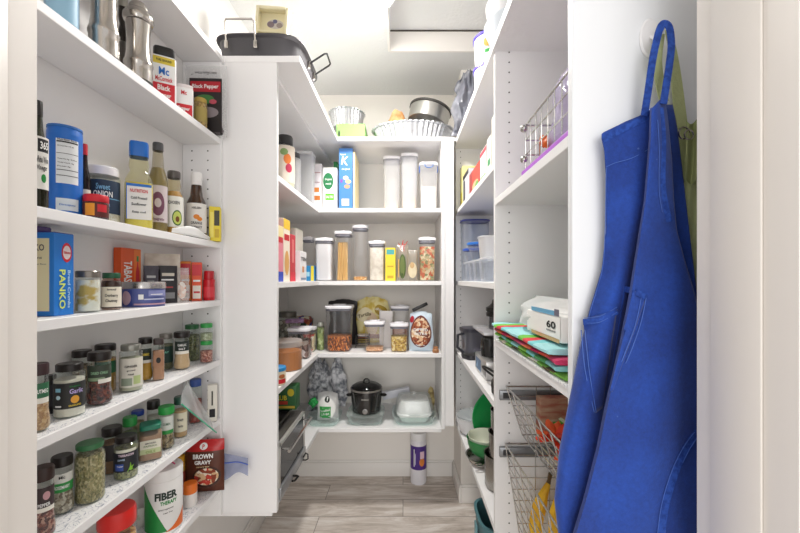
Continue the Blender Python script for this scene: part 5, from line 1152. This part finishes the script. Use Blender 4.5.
# ------------------------------------------------------------------ right near bay
z = N1
WIRE = mat('b5b3b0', .22, .9)
t = thing('storage_box', 'magenta purple flat box under the wire basket', 'box', (.395, .87, z+.0006))
b = B(); b.box(-.078, .10, -.145, .15, 0, .030, mat('a848c8', .4), .003); b.obj('carton', t)
t = thing('wire_basket', 'chrome wire basket on magenta box on upper near shelf', 'wire basket', (.400, .875, z+.0312))
def wirebasket(t, w, d, h, nx, ny, nz, r=.0018, flare=0, m=WIRE):
    b = B()
    def ring(k, rr):
        zz = .002+h*k; f = 1+flare*(k-1)
        b.tube([(-w*f, -d*f, zz), (w*f, -d*f, zz), (w*f, d*f, zz), (-w*f, d*f, zz)], rr, m, 6, closed=True)
    for k in range(nz+1): ring(k/nz, r*1.4 if k in (0, nz) else r)
    f0 = 1-flare
    for k in range(nx+1):
        x = -w+2*w*k/nx; b.tube([(x, -d, h+.002), (x*f0, -d*f0, .002), (x*f0, d*f0, .002), (x, d, h+.002)], r, m, 5)
    for k in range(ny+1):
        y = -d+2*d*k/ny; b.tube([(-w, y, h+.002), (-w*f0, y*f0, .002), (w*f0, y*f0, .002), (w, y, h+.002)], r, m, 5)
    b.obj('wire_frame', t)
wirebasket(t, .074, .135, .118, 4, 7, 3)
b = B()
for zz in (.03, .112): b.ball((-.078, .137, zz), .010, WIRE)
b.obj('corner_scroll', t)
t = thing('lavender_bag', 'crinkled clear lilac cellophane bag inside the wire basket', 'bag', (.405, .872, z+.0362))
b = B(); pillow(b, .205, .21, .10, clear('f4f0f8', .5, .15, .4, hazecol='d6cfe6', bump=.7), seed=41, wr=.15, nu=24, nv=24, irr=.5); b.xf(Matrix.Rotation(PI/2, 4, 'Z')); b.obj('bag_film', t)
b = B(); b.ball((-.045, .10, .06), .012, ORG, (1, 1, 1.4), 10, .5); b.ball((-.05, .06, .04), .010, ORG, (1, 1, 1.2), 10, .5); b.obj('orange_tie', t)

z = N2
b = B(); b.box(.2938, .61, KN+.02, KA-.002, z+.0003, z+LT, LIN); b.box(.2915, .2935, KN+.02, KA-.002, z-.004, z+LT, LIN)
tag(b.obj('shelf_liner'), 'white patterned liner under the folded towels', 'shelf liner', 'printed paper liners on the shelves')
# folded towels
def towel(label, x0, x1, y0, y1, z, h, cols, seed=0, droop=.0):
    t = thing('folded_towel', label, 'towel', ((x0+x1)/2, (y0+y1)/2, z+.0006), 0, 'folded colourful towels on the near right shelf')
    w, d = (x1-x0)/2, (y1-y0)/2; b = B()
    def fn(a, c):
        # closed rounded cross-section swept along y
        th = 2*PI*a; n = 5
        cc, ss = math.cos(th), math.sin(th); q = (abs(cc)**n+abs(ss)**n)**(-1/n)
        y = -d+2*d*c
        wob = .010*noise.noise(Vector((y*9, seed, 0)))
        x = w*cc*q*(1-.0*c)+wob; zz = h/2+h/2*ss*q
        e = max(0, -x-w+.03)
        if cc < 0: zz -= droop*max(0, -x/w-.75)*4*h
        if ss > 0: zz += .002*noise.noise(Vector((x*30, y*20, seed)))*(1 if ss > 0 else 0)
        return (x, y, max(zz, 0) if droop == 0 else zz)
    def mf(u, v):
        k = int(v*len(cols)*2.0+.15*math.sin(u*20)) % len(cols); return mat(cols[k], .9, bump=.3, bscale=200)
    V = b.grid(fn, 32, 24, mf, closeu=True)
    for c in (0, -1):
        f = b.bm.faces.new([V[a][c] for a in range(32)]); f.material_index = 0
    b.obj('cloth', t); return t
zz = z+LT
towel('green and brown folded towel at bottom of towel pile', .296, .50, .70, 1.185, zz, .010, ['7ab84a', '5a4a30', '8ac85a', 'e8e0d0', '7ab84a'], 1)
towel('turquoise and green folded towel above the green and brown one', .289, .49, .72, 1.19, zz+.0125, .012, ['86c4c6', '4a9a5a', '7ad0d0', '78c048'], 2)
towel('red and pink striped folded towel in middle of pile', .286, .48, .71, 1.195, zz+.027, .011, ['b8305a', 'd8503a', 'b8184a', 'e0784a', 'c03a68'], 3)
towel('turquoise folded towel with red ends on top of pile', .280, .48, .74, 1.20, zz+.0405, .012, ['a2d8da', 'a2d8da', '7ccccf', 'd8404a', '70c04a', 'a2d8da'], 4)
b = B()
for q in ((0, 0), (.006, .014), (-.004, .026)): b.ball((q[0], q[1], .009), .0085, mat('efc92c', .6), (1, 1, .9), 10, .3)
b.tube([(0, .03, .008), (.006, .06, .006), (.004, .09, .006)], .003, mat('4a9a3a', .6), 6)
o = b.obj('fabric_flower', loc=(.277+.012, .755, z+LT+.0003)); 
bpy.data.objects.remove(o)
# napkin packages
t = thing('napkin_package', 'clear plastic package of sixty paper napkins on the towels', 'package', (.405, .945, zz+.0536+.0006))
b = B(); pillow(b, .42, .086, .172, clear('f2f2f0', .62, .25, .4, bump=.4), seed=51, wr=.12, nu=24, nv=14); b.xf(Matrix.Rotation(-PI/2, 4, 'Z')); b.obj('film', t)
b = B(); b.box(-.092, .075, -.190, .02, .006, .060, mat('f2f0ec', .7), .006); b.obj('napkins', t)
shapes(t, [('rect', .02, .185, .006, .014, mat('c8a878', .6)), ('rect', .02, .16, .060, .070, mat('6aa8cc', .5)), ('rect', .16, .185, .060, .074, mat('6a6878', .5)), ('rect', .0, .19, .015, .058, mat('f4f2ee', .6))], on_left(-.0924), 'printed_panel')
lettering(t, [('60', .145, .040, .016, .050, INK, 0, .03), ('NAPKINS', .145, .027, .004, .05, INK)], on_left(-.0940))

# sliding wire baskets
def slide_basket(label, zt, zb_, x_top, x_bot, y0=.70, y1=1.195, n=7):
    t = thing('sliding_basket', label, 'wire basket', (.40, .95, zb_), 0, 'sliding wire baskets under the towel shelf')
    def L_(x, y, z): return (x-.40, y-.95, z-zb_)
    xb = .595; b = B()
    for x_, z_, rr in ((x_top, zt, .0028), (x_bot, zb_, .0022)):
        b.tube([L_(x_, y0, z_), L_(x_, y1, z_), L_(xb, y1, z_), L_(xb, y0, z_)], rr, WIRE, 7, closed=True)
    for k in range(1, n):
        f = k/n; x_ = x_bot+(x_top-x_bot)*f; z_ = zb_+(zt-zb_)*f
        b.tube([L_(x_, y0, z_), L_(x_, y1, z_), L_(xb, y1, z_), L_(xb, y0, z_)], .0014, WIRE, 5, closed=True)
    for k in range(8):
        y = y0+(y1-y0)*k/7
        b.tube([L_(x_top, y, zt), L_(x_bot, y, zb_), L_(xb, y, zb_), L_(xb, y, zt)], .002, WIRE, 5)
    for k in range(1, 5):
        x = x_bot+(xb-x_bot)*k/5
        b.tube([L_(x, y0, zt), L_(x, y0, zb_), L_(x, y1, zb_), L_(x, y1, zt)], .0014, WIRE, 5)
    b.obj('wire_frame', t)
    for y in (y0-.016, y1+.004):
        b = B(); zz_ = zt-.045; p, q = L_(XF+.012, y, zz_), L_(.60, y+.012, zz_+.030)
        b.box(p[0], q[0], p[1], q[1], p[2], q[2], mat('8b8d90', .35, .8), .001); b.box(p[0]+.01, p[0]+.035, p[1]-.001, p[1]+.002, p[2]+.006, p[2]+.024, mat('4a4a4c', .4, .6)); b.obj('slide_rail', t)
    return t
slide_basket('upper sliding wire basket holding artificial flowers', .922, .770, .325, .375, n=5)
slide_basket('lower deep sliding wire basket holding bananas', .742, .42, .322, .372, n=9)
# contents of the upper basket
fz = .7735
t = thing('magazine_box', 'flat brown and red patterned box standing in upper sliding basket', 'box', (.500, 1.166, fz), .0)
b = B(); b.box(-.085, .085, -.02, .02, 0, .125, blend('c0a488', 'a8604c', 9, stretch=(1, 1, 5)), .002); b.obj('carton', t)
def flower(label, x, Y, zz, r, cols, seed, name='artificial_flower'):
    t = thing(name, label, 'artificial flower', (x, Y, zz), seed, 'artificial flowers in the upper sliding basket')
    b = B(); rs = random.Random(seed)
    for k in range(16):
        a = k*2.4; el = -.2+1.3*rs.random(); m = mat(cols[k % len(cols)], .55)
        d = Vector((math.cos(a)*math.cos(el), math.sin(a)*math.cos(el), math.sin(el))); s_ = Vector((-math.sin(a), math.cos(a), 0)); u_ = d.cross(s_)
        def pf(p, q, d=d, s_=s_, u_=u_):
            w = .32*r*math.sin(PI*min(1, p*.95+.02))**.7
            return d*r*p+s_*(q*2-1)*w+u_*(.18*r*(1-(q*2-1)**2)-.25*r*p*p)+Vector((0, 0, r*.7))
        b.grid(pf, 6, 4, m)
    b.obj('petals', t, sharp=60)
    return t
flower('large orange-red silk flower at front of upper sliding basket', .412, 1.03, fz+.02, .050, ['e8401e', 'f0602a', 'd83018'], 3)
flower('second orange-red silk flower just below the first', .418, .935, fz, .045, ['e8401e', 'e85a2a'], 8)
t = flower('green silk leaves with white blossom behind orange flowers', .478, 1.085, fz+.02, .048, ['6ab82a', '8ad040', 'e8f0d0', '4a9a2a'], 11, 'artificial_leaves')
flower('bright green leaf spray nearest the front of upper sliding basket', .455, .825, fz, .055, ['7ac83a', '5aa82a', 'f0f4e0'], 15, 'artificial_leaves')
flower('dark blue and red small silk flower low in upper sliding basket', .414, .755, fz, .028, ['2a3a6a', 'a83040', 'e8a070'], 21)
# bananas
zb0 = .4245
for k, (x0_, x1_, y0_, lb) in enumerate(((.406, .440, 1.150, 'left yellow banana of bunch in lower sliding basket'), (.452, .462, 1.098, 'middle yellow banana of bunch in lower sliding basket'), (.500, .486, 1.145, 'right yellow banana of bunch in lower sliding basket'))):
    t = thing('banana', lb, 'banana', (x0_, y0_, zb0), 0, 'bananas in the lower sliding basket')
    b = B(); n = 16; pts, rad = [], []
    for q in range(n+1):
        f = q/n; bow = -.014*math.sin(PI*f)*(1 if k < 2 else -1)
        pts.append(((x1_-x0_)*f*f+bow, .018*k*f-.01*math.sin(PI*f), .012+.205*f)); rad.append(.021*min(1, .45+2.4*f, .34+2.2*(1-f)))
    b.tube(pts, rad, blend('f2c42c', 'dca41c', 15), 8); b.obj('peel', t)
    b = B(); p = Vector(pts[-1]); b.tube([p+Vector((0, 0, -.001)), p+Vector((.003, 0, .013)), p+Vector((.007-.004*k, 0, .030))], [.0068, .0055, .0072], mat('5a4220', .7), 7); b.obj('stem', t)
# ------------------------------------------------------------------ apron on the end panel
def blue_mat():
    m = bpy.data.materials.new('blue_denim'); m.use_nodes = True; nt = m.node_tree; b = nt.nodes['Principled BSDF']; L = nt.links; N = nt.nodes.new
    tc = N('ShaderNodeTexCoord'); n = N('ShaderNodeTexNoise'); n.inputs['Scale'].default_value = 9; n.inputs['Detail'].default_value = 6
    r = N('ShaderNodeValToRGB'); e = r.color_ramp.elements
    e[0].position = .3; e[0].color = (*hexc('143584'), 1); e[1].position = .75; e[1].color = (*hexc('1d4aa8'), 1)
    n2 = N('ShaderNodeTexNoise'); n2.inputs['Scale'].default_value = 420; n2.inputs['Detail'].default_value = 3; n4 = N('ShaderNodeTexNoise'); n4.inputs['Scale'].default_value = 130; n4.inputs['Detail'].default_value = 6; n4.inputs['Roughness'].default_value = .75; L.new(tc.outputs['Object'], n4.inputs['Vector'])
    n3 = N('ShaderNodeTexVoronoi'); n3.inputs['Scale'].default_value = 26
    r3 = N('ShaderNodeValToRGB'); e = r3.color_ramp.elements; e[0].position = .03; e[0].color = (.5, .5, .5, 1); e[1].position = .055; e[1].color = (0, 0, 0, 1)
    mx = N('ShaderNodeMixRGB'); mx.inputs[2].default_value = (*hexc('5f7cc0'), 1)
    bp = N('ShaderNodeBump'); bp.inputs['Strength'].default_value = .35; bp.inputs['Distance'].default_value = .001
    L.new(tc.outputs['Object'], n.inputs['Vector']); L.new(tc.outputs['Object'], n2.inputs['Vector']); L.new(tc.outputs['Object'], n3.inputs['Vector'])
    L.new(n.outputs['Fac'], r.inputs['Fac']); L.new(n3.outputs['Distance'], r3.inputs['Fac'])
    mo = N('ShaderNodeMixRGB'); mo.blend_type = 'OVERLAY'; mo.inputs['Fac'].default_value = .55; L.new(r.outputs['Color'], mo.inputs[1]); L.new(n4.outputs['Fac'], mo.inputs[2]); L.new(r3.outputs['Color'], mx.inputs['Fac']); L.new(mo.outputs[0], mx.inputs[1]); L.new(mx.outputs[0], b.inputs['Base Color'])
    L.new(n2.outputs['Fac'], bp.inputs['Height']); L.new(bp.outputs['Normal'], b.inputs['Normal']); b.inputs['Roughness'].default_value = .85; b.inputs['Sheen Weight'].default_value = .15
    return m
DEN = blue_mat(); HEM = blend('193c8c', '2850aa', 130, .85, bump=.5); STI = mat('4a6cbc', .8)
t = thing('hanging_apron', 'royal blue cloth apron with front pocket hanging on end panel', 'apron', (.42, .60, 1.0))
AO = Vector((.42, .60, 1.0))
def W(px, py, Y): return Vector((XP(px, Y), Y, ZP(py, Y)))-AO
def lerp(tab, y):
    if y <= tab[0][0]: return tab[0][1]
    for (a, b_), (c, d_) in zip(tab, tab[1:]):
        if y <= c: return b_+(d_-b_)*(y-a)/(c-a)
    return tab[-1][1]
LEFT = [(120, 604), (137, 601), (150, 604), (180, 606), (230, 606), (270, 602), (310, 590), (350, 580), (400, 570), (450, 560), (500, 555), (533, 559), (600, 562)]
FOLD = [(110, 652), (140, 651), (200, 646), (250, 638), (300, 630), (350, 620), (400, 608), (450, 598), (500, 585), (533, 575), (600, 560)]
RIGHT = [(100, 664), (120, 667), (160, 671), (200, 673), (230, 676), (260, 684), (290, 693), (310, 698), (350, 708), (400, 716), (430, 716), (600, 716)]
def Yfront(px, py):
    l, f, r = lerp(LEFT, py), lerp(FOLD, py), lerp(RIGHT, py)
    k = min(1, max(0, (py-110)/250))
    if px < f:
        s = (px-l)/max(1, f-l)
        return .638-.020*k*math.sin(PI*min(1, max(0, s)))**.8-.004*math.sin(s*6+py*.015)
    s = min(1, (px-f)/max(1, r-f))
    return .600-.012*k+.026*s**2*(1-.3*k)+.004*math.sin(px*.09+py*.02)+.006*math.sin(px*.045-py*.011)
def topY(px):  # picture row of the bib's upper edge
    return lerp([(600, 138), (606, 132), (625, 122), (640, 116), (650, 110), (660, 100), (668, 100)], px)
def front(a, c):
    # a across 0..1 (0-.45 left of the fold, rest right), c downwards
    py = 108+c*(560-108)
    l, f, r = lerp(LEFT, py), lerp(FOLD, py), lerp(RIGHT, py)
    px = l+(f-l)*a/.42 if a < .42 else f+(r-f)*(a-.46)/.54 if a > .46 else f
    px = max(px, l)
    ty = topY(px)
    py2 = ty+(560-ty)*c if True else py
    l, f, r = lerp(LEFT, py2), lerp(FOLD, py2), lerp(RIGHT, py2)
    px = l+(f-l)*a/.42 if a < .42 else f+(r-f)*(a-.46)/.54 if a > .46 else f
    if a < .42: Y = Yfront(px-.01, py2)
    elif a > .46: Y = Yfront(px+.01, py2)
    else:
        q = (a-.42)/.04; Y = Yfront(f-.02, py2)*(1-q)+Yfront(f+.02, py2)*q; px = f-1.2*math.sin(PI*q)
    return W(px, py2, Y)
b = B(); b.grid(front, 60, 90, DEN)
o = b.obj('apron_cloth', t, sharp=80); md = o.modifiers.new('s', 'SOLIDIFY'); md.thickness = .0016; md.offset = 1
# layer behind, right of the front edge
def backl(a, c):
    py = 105+(560-105)*c
    l = lerp([(105, 655), (200, 655), (300, 660), (430, 660), (600, 640)], py); r = lerp([(105, 672), (130, 677), (180, 683), (230, 689), (300, 697), (330, 716), (600, 716)], py)
    px = l+(r-l)*a
    return W(px, py, .640+.004*math.sin(px*.12+py*.01))
b = B(); b.grid(backl, 16, 60, DEN); o = b.obj('side_fold', t, sharp=80); md = o.modifiers.new('s', 'SOLIDIFY'); md.thickness = .0016
def ribbon(b, pts, w, m, th=.0016, sub=6):
    """flat band following picture-plane points (px,py,Y); w in pixels"""
    P = []
    n = len(pts)
    for k in range(n-1):
        p0, p1, p2, p3 = pts[max(0, k-1)], pts[k], pts[k+1], pts[min(n-1, k+2)]
        for j in range(sub):
            u = j/sub
            P.append(tuple(.5*((2*p1[i])+(-p0[i]+p2[i])*u+(2*p0[i]-5*p1[i]+4*p2[i]-p3[i])*u*u+(-p0[i]+3*p1[i]-3*p2[i]+p3[i])*u**3) for i in range(3)))
    P.append(pts[-1])
    i = b.mi(m); rows = []
    for k, p in enumerate(P):
        a, c = P[max(0, k-1)], P[min(len(P)-1, k+1)]
        d = Vector((c[0]-a[0], c[1]-a[1])); d = d.normalized() if d.length > 0 else Vector((0, 1)); nrm = Vector((-d.y, d.x))
        ww = w if not callable(w) else w(k/(len(P)-1))
        L0 = W(p[0]-nrm.x*ww/2, p[1]-nrm.y*ww/2, p[2]); R0 = W(p[0]+nrm.x*ww/2, p[1]+nrm.y*ww/2, p[2])
        rows.append([b.bm.verts.new(L0-Vector((0, th, 0))), b.bm.verts.new(R0-Vector((0, th, 0))), b.bm.verts.new(R0), b.bm.verts.new(L0)])
    for A, C_ in zip(rows, rows[1:]):
        for j in range(4):
            f = b.bm.faces.new([A[j], A[(j+1) % 4], C_[(j+1) % 4], C_[j]]); f.material_index = i
    for rr in (rows[0], rows[-1][::-1]):
        f = b.bm.faces.new(rr); f.material_index = i
b = B()
ribbon(b, [(644, 116, .628), (648, 90, .622), (652, 62, .617), (656, 42, .614), (660, 28, .612), (664, 24, .611), (669, 28, .610), (671, 45, .609), (669, 65, .607), (666, 85, .604), (663, 104, .601)], 7, HEM)
b.obj('neck_strap', t, sharp=70)
def hemline(name, pts, w, m, off=.0022, par=None):
    b = B(); ribbon(b, [(p[0], p[1], Yfront(p[0], p[1])-off) for p in pts], w, m, .0008); return b.obj(name, par or t, sharp=70)
# bib hems and stitching
hemline('hem', [(603, 140), (625, 128), (648, 117)], 6, HEM)
hemline('stitching', [(606, 167), (615, 163), (632, 158), (649, 149)], .6, STI)
hemline('hem', [(660, 108), (662.5, 140), (662, 180), (664, 200), (669, 222)], 6.5, HEM, .0035)
hemline('stitching', [(657.5, 120), (659, 150), (659, 190), (662, 212)], .5, STI, .0045)
hemline('stitching', [(606, 168), (605, 230), (602, 270), (592, 305), (588, 320)], .5, STI)
# pocket in two visible halves
def patch(name, quad, par, m=DEN, off=.003):
    b = B()
    def fn(a, c):
        p = [quad[0][i]*(1-a)*(1-c)+quad[1][i]*a*(1-c)+quad[2][i]*a*c+quad[3][i]*(1-a)*c for i in (0, 1)]
        return W(p[0], p[1], Yfront(p[0], p[1])-off)
    b.grid(fn, 12, 18, m); o = b.obj(name, par, sharp=80); md = o.modifiers.new('s', 'SOLIDIFY'); md.thickness = .001; return o
pk = patch('pocket', [(583, 320), (617, 309), (602, 408), (595, 413)], t)
pk2 = patch('pocket', [(624, 286), (646.5, 296), (612, 392), (608, 392)], t)
hemline('pocket_hem', [(583, 322), (600, 320), (617, 311)], 6, HEM, .0048, pk)
hemline('pocket_hem', [(625, 289), (636, 292), (646, 298)], 6, HEM, .0048, pk2)
for off in (0, 4): hemline('stitching', [(581+off, 330), (585+off, 370), (594+off*.5, 412)], .6, STI, .0052, pk)
for off in (0, -5): hemline('stitching', [(646+off, 298), (640+off, 325), (627+off, 360), (610+off*.4, 391)], .6, STI, .0052, pk2)
for q in (0, 1): hemline('stitching', [(584, 317+6*q), (600, 316+6*q), (617, 306+6*q)] if q else [(584, 318), (600, 316), (617, 307)], .5, STI, .0060, pk)
# lower right hem edge with a darker layer under it
hemline('hem', [(698, 432), (689, 444), (680, 460), (672, 480), (665, 505), (661, 533), (660, 552)], 8, HEM, .004)
for k, d in enumerate((-3.6, 3.6)): hemline('stitching', [(698+d, 432), (689+d, 444), (680+d, 460), (672+d, 480), (665+d, 505), (661+d, 533), (660+d, 552)], .5, STI, .0055)
# hook plate
t = thing('wall_hook', 'white adhesive hook on the end panel holding aprons', 'hook', (XP(650, .657), .6594, ZP(38, .657)))
b = B(); b.lathe([(0, 0), (.017, 0), (.018, .002), (.016, .005), (0, .006)], mat('f0eff0', .35), 32, sy=1.9, caps=False); b.xf(Matrix.Rotation(PI/2, 4, 'X')); b.obj('hook_plate', t)
b = B(); b.tube([(0, -.006, 0), (-.004, -.025, -.016), (-.006, -.040, -.014), (-.006, -.046, -.004)], .0035, mat('f0eff0', .35), 8); b.obj('hook_arm', t)
# green apron behind
t = thing('hanging_apron', 'pale olive green apron hanging behind the blue apron', 'apron', (.42, .60, 1.0))
OL = mat('b8bf8a', .9, bump=.3, bscale=120); OLD = mat('a3aa74', .9)
b = B(); ribbon(b, [(660, 34, .628), (657, 60, .632), (660, 85, .640), (664, 102, .642)], 9, OL); ribbon(b, [(667, 30, .628), (672, 50, .634), (676, 80, .646), (681, 128, .651)], lambda u: 5+8*u, OL); b.obj('neck_strap', t, sharp=70)
def gfn(a, c):
    py = 128+(330-128)*c
    l = lerp([(128, 672), (150, 674), (200, 676), (330, 690)], py); r = 712
    px = l+(r-l)*a; return W(px, py, .653+.003*math.sin(px*.5+py*.03))
b = B(); b.grid(gfn, 14, 40, OL); o = b.obj('apron_cloth', t, sharp=80); md = o.modifiers.new('s', 'SOLIDIFY'); md.thickness = .001
def gfn2(a, c):
    py = 120+60*c+4*math.sin(a*5); px = 686+16*a; return W(px, py, .640-.006*math.sin(a*9+c*2)-.004*math.sin(c*PI))
b = B(); b.grid(gfn2, 20, 14, OLD); b.obj('ruffle', t, sharp=80)
b = B(); c0 = W(684, 133, .634)
b.tube([c0+Vector((.0085*math.cos(k*PI/8), 0, .010*math.sin(k*PI/8))) for k in range(16)], .0015, STEEL, 6, closed=True)
b.tube([c0+Vector((.006+.0075*math.cos(k*PI/8), -.003, -.004+.008*math.sin(k*PI/8))) for k in range(16)], .0013, STEEL, 6, closed=True)
b.obj('metal_ring', t)
